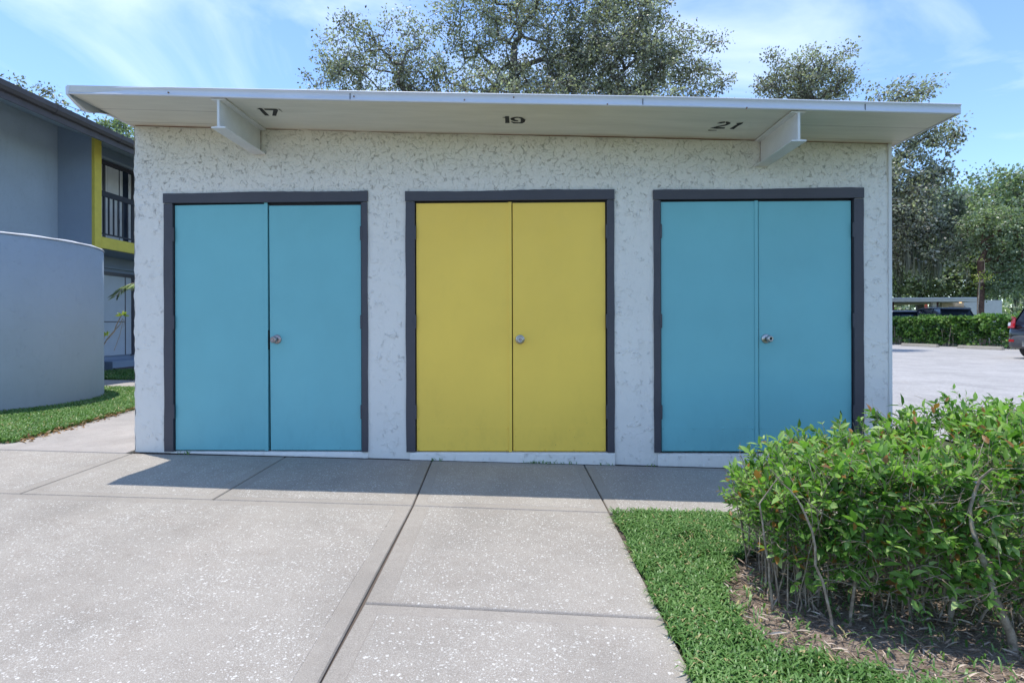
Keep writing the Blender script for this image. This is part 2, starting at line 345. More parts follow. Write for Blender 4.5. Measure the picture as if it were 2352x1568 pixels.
def carpaint(name, c):
    a = Mat(name); a.col(c); a.set(Roughness=.25, Metallic=.35); a.b.inputs['Coat Weight'].default_value = .8; a.b.inputs['Coat Roughness'].default_value = .05
    return a.m
M_carb = carpaint('black_car_paint', (.012, .010, .014)); M_carn = carpaint('navy_car_paint', (.012, .022, .06)); M_cars = carpaint('steel_blue_car_paint', (.05, .07, .11))
M_plast = plain('grey_bumper_plastic', (.07, .07, .075), .5); M_chrome = plain('chrome', (.7, .7, .72), .12, 1, var=.02); M_tyre = plain('tyre_rubber', (.02, .02, .021), .8)
M_red = plain('red_lens', (.45, .015, .02), .15, var=.1); M_clear = plain('clear_lens', (.6, .6, .62), .15)
M_orange = plain('orange_plastic', (.75, .10, .03), .5)
pass
a = Mat('lamp_glow'); a.col((.9, .6, .3)); a.b.inputs['Emission Color'].default_value = (1, .62, .3, 1); a.b.inputs['Emission Strength'].default_value = 1.6; M_lamp = a.m

# ================================================================== SETTING
def sheet(name, pts, z, mat, kind='structure', label=None, nx=1):
    bm = BM(); vs = [bm.verts.new((p[0], p[1], gz(p[0], p[1])+z)) for p in pts]; bm.faces.new(vs)
    bmesh.ops.recalc_face_normals(bm, faces=bm.faces)
    o = build(name, bm, mat); o['kind'] = kind; return o
def gridsheet(name, x0, x1, y0, y1, step, z, mat, keep=None, rough=0.):
    xs = np.arange(x0, x1+1e-6, step); ys = np.arange(y0, y1+1e-6, step)
    V = [(x, y, gz(x, y)+z+rough*rng.normal()) for y in ys for x in xs]; nx = len(xs); Fs = []
    for j in range(len(ys)-1):
        for i in range(nx-1):
            if keep is None or keep(xs[i]+step/2, ys[j]+step/2): Fs.append((j*nx+i, j*nx+i+1, (j+1)*nx+i+1, (j+1)*nx+i))
    o = fast(name, V, Fs, mat, smooth=True, col=np.full(len(Fs), .2)); o['kind'] = 'structure'; return o
# the one big ground sheet: lawn soil
rad = [0, 2, 4, 6, 8, 10, 12, 15, 20, 30, 60, 150, 600]; xs = sorted(set([-r for r in rad]+rad+[-9, -3, 3, 5, 7])); V = []; Fs = []
for y in xs:
    for x in xs: V.append((x, y, gz(x, y)-.03))
n_ = len(xs)
for j in range(n_-1):
    for i in range(n_-1): Fs.append((j*n_+i, j*n_+i+1, (j+1)*n_+i+1, (j+1)*n_+i))
o = fast('ground', V, Fs, M_soil); o['kind'] = 'structure'

# parking lot
o = gridsheet('parking_lot', 3.6, 60, 1.0, 60, .7, -.004, M_lot, keep=lambda x, y: x < 19.6+.2*(20-y) and not (x < 4.2 and y < 2))
# sidewalk slabs
def slab(bm, lay, pts, margin=.075, tint=.2, th=.10, gap=.0045, sides=None):
    "poly ring with a trowelled margin; sides: which edges carry a margin"
    P = [Vector((p[0], p[1])) for p in pts]; n = len(P); c = sum(P, Vector((0, 0)))/n
    def inset(ds):
        out = []
        for i in range(n):
            p0, p1, p2 = P[i-1], P[i], P[(i+1) % n]
            d1 = (p1-p0).normalized(); d2 = (p2-p1).normalized()
            n1 = Vector((-d1.y, d1.x)); n2 = Vector((-d2.y, d2.x))
            if n1.dot(c-p1) < 0: n1 = -n1
            if n2.dot(c-p1) < 0: n2 = -n2
            a1, a2 = ds[i-1], ds[i]; det = n1.x*n2.y-n1.y*n2.x
            if abs(det) < 1e-4: out.append(p1+n1*a1)
            else:
                k1 = n1.dot(p1)+a1; k2 = n2.dot(p1)+a2
                out.append(Vector(((k1*n2.y-k2*n1.y)/det, (n1.x*k2-n2.x*k1)/det)))
        return out
    sides = sides or [1]*n
    def ring(ds, dz): return [bm.verts.new((q.x, q.y, gz(q.x, q.y)+dz)) for q in inset(ds)]
    r0 = ring([gap]*n, -th); r1 = ring([gap]*n, -.006); r2 = ring([gap+.005]*n, 0.)
    mm = [margin if s else .012 for s in sides]
    r3 = ring(mm, 0.); r4 = ring([x+.003 for x in mm], -.0015); r5 = ring([x+.006 for x in mm], .0005)
    def strip(A, B, val):
        for i in range(n):
            f = bm.faces.new([A[i], A[(i+1) % n], B[(i+1) % n], B[i]]); f[lay] = val
    strip(r0, r1, .6); strip(r1, r2, .6); strip(r2, r3, .5+tint); strip(r3, r4, .9); strip(r4, r5, tint)
    f = bm.faces.new(r5); f[lay] = tint
def slabs(name, lst, mat):
    bm = BM(); lay = bm.faces.layers.float.new('rnd')
    for pts, kw in lst: slab(bm, lay, pts, **kw)
    bmesh.ops.recalc_face_normals(bm, faces=bm.faces); me = bpy.data.meshes.new(name); bm.to_mesh(me); bm.free()
    o = finish(name, me, mat); o['kind'] = 'structure'; return o
J = [-4.40, -3.19, -1.955, -.735, .485, 1.70, 2.92, 4.1]
S = []
for k, (x0, x1) in enumerate(zip(J, J[1:])):
    S.append(([(x0, -1.155), (x1, -1.175 if x1 < .6 else -1.18), (x1, -.02), (x0, -.02)], dict(tint=[.2, .35, .12, .3, .22, .4, .1][k], sides=[1, 1, 0, 1])))
S[0] = ([(-9.5, -1.12), (-3.19, -1.155), (-3.255, -.045), (-9.5, .0)], dict(tint=.3, sides=[1, 1, 0, 0]))
S[1] = ([(-3.19, -1.155), (-1.955, -1.16), (-1.985, -.02), (-3.255, -.045)], dict(tint=.35))
S[2] = ([(-1.955, -1.16), (-.70, -1.165), (-.775, -.02), (-1.985, -.02)], dict(tint=.12))
S[3] = ([(-.70, -1.165), (.505, -1.19), (.47, -.02), (-.775, -.02)], dict(tint=.3))
S[4] = ([(.505, -1.19), (1.70, -1.19), (1.70, -.02), (.47, -.02)], dict(tint=.22))
S += [([(-.70, -1.165), (-.640, -3.1), (-.640, -5.6), (-9.5, -5.6), (-9.5, -1.12), (-3.19, -1.155)], dict(tint=.25, sides=[1, 1, 0, 0, 1, 1], margin=.085)),
      ([(-.70, -1.165), (.505, -1.19), (.535, -2.43), (-.655, -2.385)], dict(tint=.15, sides=[0, 0, 0, 1], margin=.10)),
      ([(-.655, -2.385), (.535, -2.43), (.56, -3.65), (-.640, -3.6)], dict(tint=.32, sides=[1, 0, 0, 1])),
      ([(-.640, -3.6), (.56, -3.65), (.56, -5.6), (-.640, -5.6)], dict(tint=.2))]
slabs('sidewalk', S, M_conc)
slabs('path', [([(-9.5, .012), (-3.32, -.03), (-3.32, 3.0), (-4.95, 3.0), (-4.76, 2.1), (-4.60, 1.1), (-4.49, .2), (-5.6, .1), (-9.5, .3)], dict(tint=.25, sides=[1, 0, 0, 0, 0, 0, 0, 0, 0])),
               ([(-9.5, 4.2), (-3.0, 4.2), (-3.0, 5.5), (-9.5, 5.5)], dict(tint=.2)),
               ([(-4.95, 3.01), (-3.32, 3.01), (-3.0, 4.19), (-5.6, 4.19)], dict(tint=.3, sides=[0, 0, 0, 0]))], M_conc2)
# joint dirt just under the slabs
o = gridsheet('joint_soil', -9.4, 3.95, -5.5, -.02, .276, -.014, M_joint, keep=lambda x, y: y > -1.15 or x < .42)

# mulch bed under the near hedge
bedpx = [(1674, 1311), (1655, 1345), (1661, 1376), (1691, 1429), (1748, 1481), (1830, 1512), (1897, 1525), (2011, 1551), (2120, 1580), (2352, 1640)]
bed = [gnd(*p)[:2] for p in bedpx] + [np.array(q) for q in ((4.9, -3.05), (5.1, -2.2), (4.9, -1.45), (3.6, -1.35), (2.2, -1.42), (1.35, -1.62), (.96, -1.9))]
bedc = np.mean(bed, axis=0)
def inpoly(x, y, poly):
    r = False; n = len(poly)
    for i in range(n):
        x1, y1 = poly[i][:2]; x2, y2 = poly[i-1][:2]
        if (y1 > y) != (y2 > y) and x < (x2-x1)*(y-y1)/(y2-y1)+x1: r = not r
    return r
xs = np.arange(.6, 5.2, .035); ys = np.arange(-3.2, -1.2, .035); V = []; Fs = []
for y in ys:
    for x in xs: V.append((x, y, gz(x, y)-.012+.012*math.sin(x*9+y*5)*math.sin(y*11)+.004*rng.normal()))
for j in range(len(ys)-1):
    for i in range(len(xs)-1):
        if inpoly(xs[i]+.017, ys[j]+.017, bed): Fs.append((j*len(xs)+i, j*len(xs)+i+1, (j+1)*len(xs)+i+1, (j+1)*len(xs)+i))
o = fast('mulch_bed', V, Fs, M_mulch, smooth=True); o['kind'] = 'structure'

# ------------------------------------------------------------------ blades and leaves
def rotfrom(d, rolla):
    "frames whose x runs along d, spun by roll"
    d = d/np.linalg.norm(d, axis=1, keepdims=True)
    up = np.where(np.abs(d[:, 2:3]) > .95, np.array([[1., 0, 0]]), np.array([[0, 0, 1.]]))
    s = np.cross(up, d); s /= np.linalg.norm(s, axis=1, keepdims=True); u = np.cross(d, s)
    c, q = np.cos(rolla)[:, None], np.sin(rolla)[:, None]
    return d, c*s+q*u, -q*s+c*u
LEAF6 = (np.array([(0, 0, 0), (.30, .20, .05), (.32, 0, -.02), (.30, -.20, .05), (.64, .17, .01), (.66, 0, -.05), (.64, -.17, .01), (1, 0, -.16)]),
         np.array([(0, 2, 1, 1), (0, 3, 2, 2), (1, 2, 5, 4), (2, 3, 6, 5), (4, 5, 7, 7), (5, 6, 7, 7)]))
DIAM = (np.array([(0, 0, 0), (.5, .30, .04), (1, 0, 0), (.5, -.30, .04)]), np.array([(0, 3, 2, 1)]))
def leaves(name, P, D, size, mat, parent=None, shape=DIAM, roll=None, colr=None, width=1.):
    n = len(P); T, Fq = shape
    roll = rng.uniform(-1.2, 1.2, n) if roll is None else roll
    d, s, u = rotfrom(D, roll); size = np.broadcast_to(size, n)[:, None]
    V = np.empty((n, len(T), 3))
    for i, t in enumerate(T): V[:, i] = P + size*(d*t[0]+s*t[1]*width+u*t[2])
    colr = rng.uniform(0, 1, n) if colr is None else colr
    k = len(T); base = (np.arange(n)*k)[:, None]
    if shape is DIAM:
        Fx = base+np.array([[0, 3, 2, 1]]); return fast(name, V.reshape(-1, 3), Fx, mat, parent, col=colr)
    tris = np.array([(0, 2, 1), (0, 3, 2), (1, 2, 5), (1, 5, 4), (2, 3, 6), (2, 6, 5), (4, 5, 7), (5, 6, 7)])
    Fx = (base[:, :, None]+tris[None]).reshape(-1, 3)
    return fast(name, V.reshape(-1, 3), Fx, mat, parent, smooth=True, col=np.repeat(colr, len(tris)))
def blades(name, XY, h, wd, mat, zoff=0., lean=.9, hz=None):
    "bent grass blades: two quads and a tip"
    n = len(XY); Z = np.array([gz(x, y) for x, y in XY]) + zoff
    P = np.column_stack([XY, Z]); ang = rng.uniform(0, 2*np.pi, n); ln = rng.uniform(.25, 1, n)*lean
    h = h*rng.uniform(.55, 1.25, n); f = np.column_stack([np.cos(ang), np.sin(ang), np.zeros(n)]); s = np.column_stack([-np.sin(ang), np.cos(ang), np.zeros(n)])
    wv = (wd*rng.uniform(.6, 1.2, n))[:, None]; z = np.array([[0, 0, 1.]])
    hh = h[:, None]; l_ = ln[:, None]
    m1 = P+f*hh*l_*.28+z*hh*.5; m2 = P+f*hh*l_*.75+z*hh*.78; tp = P+f*hh*l_*1.15+z*hh*(.85-.25*l_)
    V = np.stack([P-s*wv*.5, P+s*wv*.5, m1-s*wv*.55, m1+s*wv*.55, m2-s*wv*.4, m2+s*wv*.4, tp], 1).reshape(-1, 3)
    b = (np.arange(n)*7)[:, None, None]; tr = np.array([(0, 1, 3), (0, 3, 2), (2, 3, 5), (2, 5, 4), (4, 5, 6)])[None]
    patch = .5+.5*np.sin(XY[:, 0]*5.1+1.3*np.sin(XY[:, 1]*7))*np.sin(XY[:, 1]*6.3)
    c = np.clip(rng.beta(2, 2.4, n)*.8+patch*.18, 0, 1); c[rng.uniform(0, 1, n) < .03] = 1
    o = fast(name, V, (b+tr).reshape(-1, 3), mat, smooth=True, col=np.repeat(c, 5)); o['kind'] = 'stuff'; return o
def scatter(n, x0, x1, y0, y1, ok):
    out = []
    while len(out) < n:
        x = rng.uniform(x0, x1, n*2); y = rng.uniform(y0, y1, n*2)
        out += [(a_, b_) for a_, b_ in zip(x, y) if ok(a_, b_)]
    return np.array(out[:n])
def nz2(x, y, s=1.): return (math.sin(x*3.1*s+1.7*math.sin(y*2.3*s))*math.cos(y*3.7*s+1.1*math.sin(x*2.9*s))+1)/2
def okr(x, y):
    if x < .525+.014*math.sin(y*23)+.012*math.sin(y*57)+random.gauss(0, .007) + (.0 if y > -2.4 else .02): return False
    if y > -1.205+.01*math.sin(x*19): return False
    if inpoly(x+.02*math.sin(y*40), y+.02*math.sin(x*37), bed): return random.random() < .02
    bare = math.exp(-(((x-.86)/.16)**2+((y+1.62)/.10)**2)*1.5)
    if nz2(x*1.3, y*1.3, 1.6) > .83 and random.random() < .55: return False
    return random.random() > bare*.95
g = blades('grass', scatter(44000, .52, 2.3, -3.15, -1.19, okr), .042, .0068, M_grass, lean=1.35)
tag(g, 'short green grass between the walkway slabs and the mulch bed', 'grass')
def okl(x, y):
    e = np.interp(y, [.0, .1, .2, 1.1, 2.1, 3.0], [-9, -5.2, -4.5, -4.61, -4.77, -4.96])+.015*math.sin(y*31)
    if x > e: return False
    return (x+7.35)**2+(y-2.40)**2 > 1.62**2 and y > .02+.25*max(0, (-4.5-x)/5)
g = blades('grass', scatter(62000, -9, -4.45, .05, 4.15, okl), .06, .009, M_grass, lean=1.1)
tag(g, 'lush green grass strip between the pale path and the curved wall', 'grass')
g = blades('grass', scatter(16000, -9, -3.3, 5.52, 7.6, lambda x, y: True), .06, .012, M_grass, lean=1.1)
tag(g, 'small sunlit grass patch below the ground floor door', 'grass')
# leaf litter
P = []
for _ in range(900):
    t = random.random(); y = .05+t*2.9; e = np.interp(y, [.0, .1, .2, 1.1, 2.1, 3.0], [-6, -5.2, -4.5, -4.61, -4.77, -4.96])
    P.append((e+abs(random.gauss(0, .05))*(1 if random.random() < .35 else -1)+.0, y+random.gauss(0, .03)))
P = np.array(P); P3 = np.column_stack([P, [gz(*p)+.012+.02*(random.random() if p[0] < -4.6 else 0) for p in P]])
D = rng.normal(size=(len(P), 3)); D[:, 2] *= .25
o = leaves('leaf_litter', P3, D, rng.uniform(.02, .05, len(P)), M_litter, shape=LEAF6); tag(o, 'dry brown leaves along the edge of the left lawn', 'leaf litter', kind='stuff')
P = scatter(8200, .7, 4.8, -3.1, -1.4, lambda x, y: inpoly(x, y, bed)); P3 = np.column_stack([P, [gz(*p)+.004+.016*random.random() for p in P]])
D = rng.normal(size=(len(P), 3)); D[:, 2] *= .22
o = leaves('mulch_litter', P3, D, rng.uniform(.02, .07, len(P)), M_straw, shape=LEAF6, width=.28); tag(o, 'pale twigs and wood chips scattered over the mulch bed', 'mulch', kind='stuff')

# ================================================================== STORAGE BUILDING
X0, X1, YB = -3.268, 2.948, 6.2     # wall ends, back
def ztop(x): return 2.733 - .0349*(x-X0)
bld = empty('storage_building', (0, 0, 0), 'low white stucco storage building with three pairs of painted doors and a flat overhanging roof', 'building')
DO = [(-3.005, -1.302), (-.986, .722), (1.041, 2.724)]     # outer frame edges
DI = [(-2.922, -1.360), (-.902, .655), (1.105, 2.640)]     # inner (door) edges
ZI = [(.024, 2.066), (.020, 2.066), (.023, 2.061)]; ZO = [2.160, 2.156, 2.150]
def vnoise(x, z):
    return (.0022*math.sin(x*3.1+2*math.sin(z*1.7))+.0018*math.sin(z*5.3+x*2.2)+.0015*math.sin(x*17+z*11)*math.sin(z*19-x*7))
st = .022; nx = int((X1-X0)/st); xs = list(np.linspace(X0, X1, nx)); 
for a_, b_ in DI: xs += [a_-.02, b_+.02]
xs = sorted(set(np.round(xs, 4))); zs = sorted(set(np.round(list(np.linspace(-.35, 2.04, 108))+[2.085]+list(np.linspace(2.12, 2.5, 18)), 4)))
V = []; Fs = []; nX = len(xs)
for z in zs+[9]:
    for x in xs:
        zz = z if z < 9 else ztop(x)-.001
        e = min(x-X0, X1-x); ed = .0 if e > .05 else (.012*(1-e/.05)**2)
        V.append((x+(.004*math.sin(z*23)+.003*math.sin(z*61) if e < .001 else 0), vnoise(x, zz)-.002+ed, zz))
zz_ = zs+[2.6]
for j in range(len(zs)):
    for i in range(nX-1):
        cx = (xs[i]+xs[i+1])/2; cz = (zz_[j]+zz_[j+1])/2
        if any(a_-.021 < cx < b_+.021 and 0.0 < cz < 2.09 for a_, b_ in DI): continue
        Fs.append((j*nX+i, j*nX+i+1, (j+1)*nX+i+1, (j+1)*nX+i))
b0 = len(V)   # side and back walls
for x in (X0, X1):
    for y in (.008, YB):
        V += [(x, y, -.35), (x, y, ztop(x))]
V = V; Fs += [(b0, b0+1, b0+3, b0+2), (b0+4, b0+6, b0+7, b0+5), (b0+2, b0+3, b0+7, b0+6)]
fast('wall', V, Fs, M_wall, bld, smooth=False)
# dark interior behind the doors
bm = BM(); box(bm, X0+.1, X1-.1, .12, YB-.1, -.2, 2.3); bmesh.ops.reverse_faces(bm, faces=bm.faces); build('interior', bm, M_dark, bld)
# metal corner bead on the right and left corners
for x, dx in ((X1, 1),):
    bm = BM(); box(bm, x-.022, x+.004, -.010, .03, gz(x, 0)-.02, ztop(x)-.004); build('corner_trim', bm, M_beam, bld, bevel=.002)

for i, ((o0, o1), (i0, i1), (zb, zt), zo) in enumerate(zip(DO, DI, ZI, ZO)):
    # frame: two jambs and a header, painted over rough stucco so the outer edge wobbles
    bm = BM()
    def wob(v, ax, amp=.0025):
        for q in v: q.co[ax] += random.uniform(-amp, amp)
    def jamb(xa, xb, outer):
        nseg = 22; zt_ = zt+.004; pr = None
        zs2 = [(.015)+(zt_-.015)*k/nseg for k in range(nseg+1)]
        rows = []
        for z in zs2:
            wv = .0016*math.sin(z*9+i*3+xa)+random.uniform(-.0009, .0009)
            a1, b1 = (xa+wv, xb) if outer < 0 else (xa, xb+wv)
            rows.append([bm.verts.new(c_) for c_ in ((a1, -.016, z), (b1, -.016, z), (b1, .045, z), (a1, .045, z))])
        for A, B in zip(rows, rows[1:]):
            for k in range(4): bm.faces.new([A[k], A[(k+1) % 4], B[(k+1) % 4], B[k]])
        bm.faces.new(rows[0][::-1]); bm.faces.new(rows[-1])
    jamb(o0, i0-.008, -1); jamb(i1+.008, o1, 1)
    rows = []; nseg = 34
    for k in range(nseg+1):
        x = o0-.003+(o1-o0+.006)*k/nseg; zz = zo+.003*math.sin(x*5+i)+random.uniform(-.0015, .0015)+.006*(k/nseg-.5)
        rows.append([bm.verts.new(c_) for c_ in ((x, -.0185, zt+.010), (x, -.0185, zz), (x, .045, zz), (x, .045, zt+.010))])
    for A, B in zip(rows, rows[1:]):
        for k in range(4): bm.faces.new([A[k], B[k], B[(k+1) % 4], A[(k+1) % 4]])
    bm.faces.new(rows[0]); bm.faces.new(rows[-1][::-1])
    # door stop in the shadow line
    box(bm, i0-.012, i0+.010, .040, .06, .02, zt+.01); box(bm, i1-.010, i1+.012, .040, .06, .02, zt+.01); box(bm, i0, i1, .042, .062, zt-.012, zt+.012)
    bmesh.ops.recalc_face_normals(bm, faces=bm.faces)
    build('door_frame', bm, M_frame, bld)
    mat = M_yel if i == 1 else M_teal
    mid = [-2.139, -.114, 1.888][i]
    cname = 'yellow' if i == 1 else 'teal'
    for s in (0, 1):
        xa, xb = (i0, mid-.002) if s == 0 else (mid+.007+(.004 if i == 0 else 0), i1-.003)
        bm = BM(); y0 = .006+(.004 if s else 0); top = zt-(.006 if s == 0 else .008)-(.006 if (i == 0 and s) else 0)
        # the slab sags a little on its hinges
        sag = [(.0, .0035), (.0, .001), (.0, .0015)][i][s]
        P = [(xa, y0, zb), (xb, y0, zb), (xb, y0+.034, zb), (xa, y0+.034, zb), (xa, y0, top), (xb, y0, top), (xb, y0+.034, top), (xa, y0+.034, top)]
        if i == 0 and s == 1: P = [(p[0]+(.006 if p[0] < mid+.1 and p[2] < 1 else 0)-(.003 if p[0] < mid+.1 and p[2] > 1 else 0), p[1], p[2]) for p in P]
        if i == 0 and s == 0: P = [(p[0], p[1], p[2]+(.006 if p[2] > 1 and p[0] > -2.3 else 0)) for p in P]
        hexa(bm, P); bmesh.ops.recalc_face_normals(bm, faces=bm.faces)
        dr = build('door', bm, mat, bld, bevel=.0018, label='%s %s hand door leaf%s' % (cname, ['left', 'right'][s], ' with a round knob' if s else ''))
        if s == 0:
            bm = BM(); wd = .027; yy = y0-.006
            P = [(xb-wd, yy, zb-.004), (xb+.0015, yy, zb-.004), (xb+.0015, y0-.0003, zb-.004), (xb-wd, y0-.0003, zb-.004)]
            P += [(p[0], p[1], top+.004+(.012 if i == 0 else 0)) for p in P]
            hexa(bm, P); bmesh.ops.recalc_face_normals(bm, faces=bm.faces); build('astragal', bm, mat, dr, bevel=.001)
            bm = BM(); box(bm, xb+.0017, xb+.0045, y0-.002, y0+.03, .86, 1.02 if i != 1 else .98); build('latch_plate', bm, M_dark, dr)
        if i > 0:
            bm = BM(); k0, k1 = (xa+.004, xb-.030) if s == 0 else (xa+.004, xb-.004)
            box(bm, k0, k1, y0-.0022, y0-.0002, zb+.004, zb+.198); kp = build('kick_plate', bm, mat, dr, bevel=.0008)
            for q in range(4):
                for z in (zb+.016, zb+.186):
                    bm = BM(); lathe(bm, (k0+.014+(k1-k0-.028)*q/3, y0-.0022, z), (0, -1, 0), [(.0075, 0), (.0072, .0018), (.004, .0032), (0, .0036)], 10)
                    build('screw', bm, mat, dr, smooth=True)
        xh = i0-.004 if s == 0 else i1+.004
        for z in (1.815, 1.085, .345):
            bm = BM(); cyl(bm, (xh, -.012, z-.057), (xh, -.012, z+.057), .0078, n=10); box(bm, xh-(.006 if s else .014), xh+(.014 if s else .006), -.018, -.004, z-.055, z+.055)
            build('hinge', bm, M_frame, dr)
        if s == 1:
            kx = [-2.067, -.048, 1.952][i]; kz = [.943, .937, .938][i]; km = [M_steel2, M_steel, M_steel][i]
            bm = BM(); tilt = [(-.13, -1, -.02), (.03, -1, -.03), (.22, -1, .02)][i]
            lathe(bm, (kx, y0, kz), (0, -1, 0), [(.0, 0), (.038, 0.0005), (.038, .004), (.033, .009), (.018, .011), (.014, .012)], 28)
            build('door_knob_rose', bm, km, dr, smooth=True)
            bm = BM(); lathe(bm, (kx, y0-.008, kz), tilt, [(.012, 0), (.012, .020), (.020, .026), (.0275, .036), (.0285, .046), (.026, .055), (.019, .060), (.012, .0605), (.0115, .058), (0, .058)], 28)
            kb = build('door_knob', bm, km, dr, smooth=True)
            c_ = Vector((kx, y0-.008, kz))+Vector(tilt).normalized()*.0583
            bm = BM(); lathe(bm, c_, tilt, [(0, 0), (.0095, .0), (.0095, .0022), (0, .0024)], 16); build('key_cylinder', bm, M_steel2 if i != 2 else M_dark, dr)
    # curb under the doors
    nseg = 60; bm = BM(); rows = []; xa, xb = (o0+.03, o1) if i != 0 else (o0+.05, o1)
    pr = [.004, .016, .006][i]
    for k in range(nseg+1):
        x = xa+(xb-xa)*k/nseg; j_ = random.uniform(-.003, .003); zt_ = .012-.008*(i == 2)
        rows.append([bm.verts.new(c_) for c_ in ((x, -pr-.006+j_, gz(x)-.05), (x, -pr-.004+j_*.7, gz(x)+.015), (x, -pr+j_*.4, zt_-.012), (x, -pr+.006, zt_), (x, .06, zt_+.002))])
    for A, B in zip(rows, rows[1:]):
        for k in range(4): bm.faces.new([A[k], B[k], B[k+1], A[k+1]])
    bmesh.ops.recalc_face_normals(bm, faces=bm.faces); build('door_sill', bm, M_wall, bld)

# crumbling joint with its shadow painted in dark, and a few weeds where the paving meets the wall
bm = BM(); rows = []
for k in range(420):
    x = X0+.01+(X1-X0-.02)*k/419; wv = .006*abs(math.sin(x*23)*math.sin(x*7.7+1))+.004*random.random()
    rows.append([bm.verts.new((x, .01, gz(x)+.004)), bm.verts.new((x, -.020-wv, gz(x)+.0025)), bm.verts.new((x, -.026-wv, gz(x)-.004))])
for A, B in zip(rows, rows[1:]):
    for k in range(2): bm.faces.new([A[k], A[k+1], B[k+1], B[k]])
o = build('wall_base_joint_shadow', bm, M_jointshade); o['kind'] = 'structure'
XY = []
for cx_, n__, sp in ((.06, 16, .05), (.16, 14, .06), (.33, 8, .05), (-.74, 10, .03), (.62, 6, .04), (-2.82, 8, .03), (1.02, 5, .03)):
    for _ in range(n__): XY.append((cx_+random.gauss(0, sp), -.024-.012*random.random()))
g = blades('weeds', np.array(XY), .035, .006, M_grass, lean=1.2); tag(g, 'tiny weeds growing in the joint at the foot of the stucco wall', 'weeds')

# roof slab, soffit, fascia
XL, XR, YF = -3.30, 3.003, -.664
def zs_(x): return 2.725-.0349*(x-XL)+.004*math.sin(x*1.3)     # underside
bm = BM(); rows = []
for k in range(41):
    x = XL+.012+(XR-XL-.024)*k/40; z = zs_(x); rows.append([bm.verts.new((x, YF+.012, z+.006)), bm.verts.new((x, -.3, z+.003)), bm.verts.new((x, .02, z+.002)), bm.verts.new((x, YB+.3, z+.0))])
for A, B in zip(rows, rows[1:]):
    for k in range(3): bm.faces.new([A[k], A[k+1], B[k+1], B[k]])
sof = build('soffit', bm, M_soffit, bld, smooth=True)
bm = BM(); hexa(bm, [(XL+.005, YF+.01, zs_(XL)+.012), (XR-.005, YF+.01, zs_(XR)+.012), (XR-.005, YB+.3, zs_(XR)+.012), (XL+.005, YB+.3, zs_(XL)+.012),
                     (XL+.005, YF+.01, zs_(XL)+.060), (XR-.005, YF+.01, zs_(XR)+.066), (XR-.005, YB+.3, zs_(XR)+.055), (XL+.005, YB+.3, zs_(XL)+.055)])
roof = build('roof', bm, M_whitew, bld)
# fascia: profile (y, z) swept along the front, z measured from the soffit line
bm = BM(); rows = []; prof = [(.016, -.001), (-.001, -.003), (-.004, .0), (-.0045, .010), (-.002, .012), (-.001, .050), (-.006, .054), (-.011, .060), (-.009, .066), (.0, .068), (.04, .067)]
for k in range(81):
    x = XL+(XR-XL)*k/80; t = max(0, 1-(x-XL)/.75); hs = .80+.20*min(1, (x-XL)/1.8)
    wv = .0018*math.sin(x*7.3)+.001*math.sin(x*19)
    rows.append([bm.verts.new((x, YF+y_-.0+wv-.022*t*t*min(1, max(0, z_)/.03)*0+(.030*t*(z_/.068) if z_ > .004 else 0)+.01*t, zs_(x)+z_*hs+wv*.5)) for y_, z_ in prof])
for A, B in zip(rows, rows[1:]):
    for k in range(len(prof)-1): bm.faces.new([A[k], B[k], B[k+1], A[k+1]])
bmesh.ops.recalc_face_normals(bm, faces=bm.faces)
fas = build('fascia', bm, M_fascia, roof, smooth=True)
# side fascia left (bent metal that droops behind the corner) and right
bm = BM(); ysd = [YF+.008, -.60, -.54, -.486, -.42, -.34, -.26, -.15, 0, YB+.3]; dz = [-.004, -.028, -.048, -.060, -.052, -.022, -.004, 0, 0, 0]; bulge = [0, .004, .010, .014, .012, .008, .003, 0, 0, 0]
ra = []
for y_, d_, b_ in zip(ysd, dz, bulge):
    ra.append([bm.verts.new(c_) for c_ in ((XL+.02, y_, zs_(XL)+d_), (XL-b_, y_, zs_(XL)+d_-.002), (XL-.002-b_*.3, y_, zs_(XL)+.05), (XL+.03, y_, zs_(XL)+.056))])
for A, B in zip(ra, ra[1:]):
    for k in range(3): bm.faces.new([A[k], A[k+1], B[k+1], B[k]])
bm.faces.new(ra[0])
bmesh.ops.recalc_face_normals(bm, faces=bm.faces); build('side_fascia', bm, M_fascia, roof, label='bent drooping metal edge at the left end of the roof')
bm = BM(); box(bm, XR-.008, XR+.002, YF-.002, YB+.3, zs_(XR)-.002, zs_(XR)+.068); build('side_fascia', bm, M_fascia, roof, bevel=.002)
# rust bleed and open joint where the soffit meets the wall
bm = BM(); rows = []
for k in range(200):
    x = X0+.02+(X1-X0-.04)*k/199; t_ = .003+.004*abs(math.sin(x*7.1)*math.sin(x*2.3+1))*(1 if x < 0 else .6)
    rows.append([bm.verts.new((x, -.006, ztop(x)-.009-t_)), bm.verts.new((x, -.0065, ztop(x)-.006))])
for A, B in zip(rows, rows[1:]): bm.faces.new([A[0], B[0], B[1], A[1]])
build('eave_joint', bm, M_rust, sof)

for px, py in ((387, 213), (813, 222), (1067, 230), (1395, 240), (1715, 248), (1180, 224)):
    q = fac(px, py, YF-.003); bm = BM(); lathe(bm, (q[0], q[1], q[2]), (0, -1, 0), [(.0055, -.012), (.0055, .004), (.003, .0055), (0, .006)], 10); build('nail_head', bm, M_rust, roof)
for x_ in (-1.24, .82, 2.35):
    bm = BM(); box(bm, x_, x_+.0035, YF-.0062, YF+.004, zs_(x_)+.004, zs_(x_)+.048); build('fascia_seam', bm, M_dark, roof)
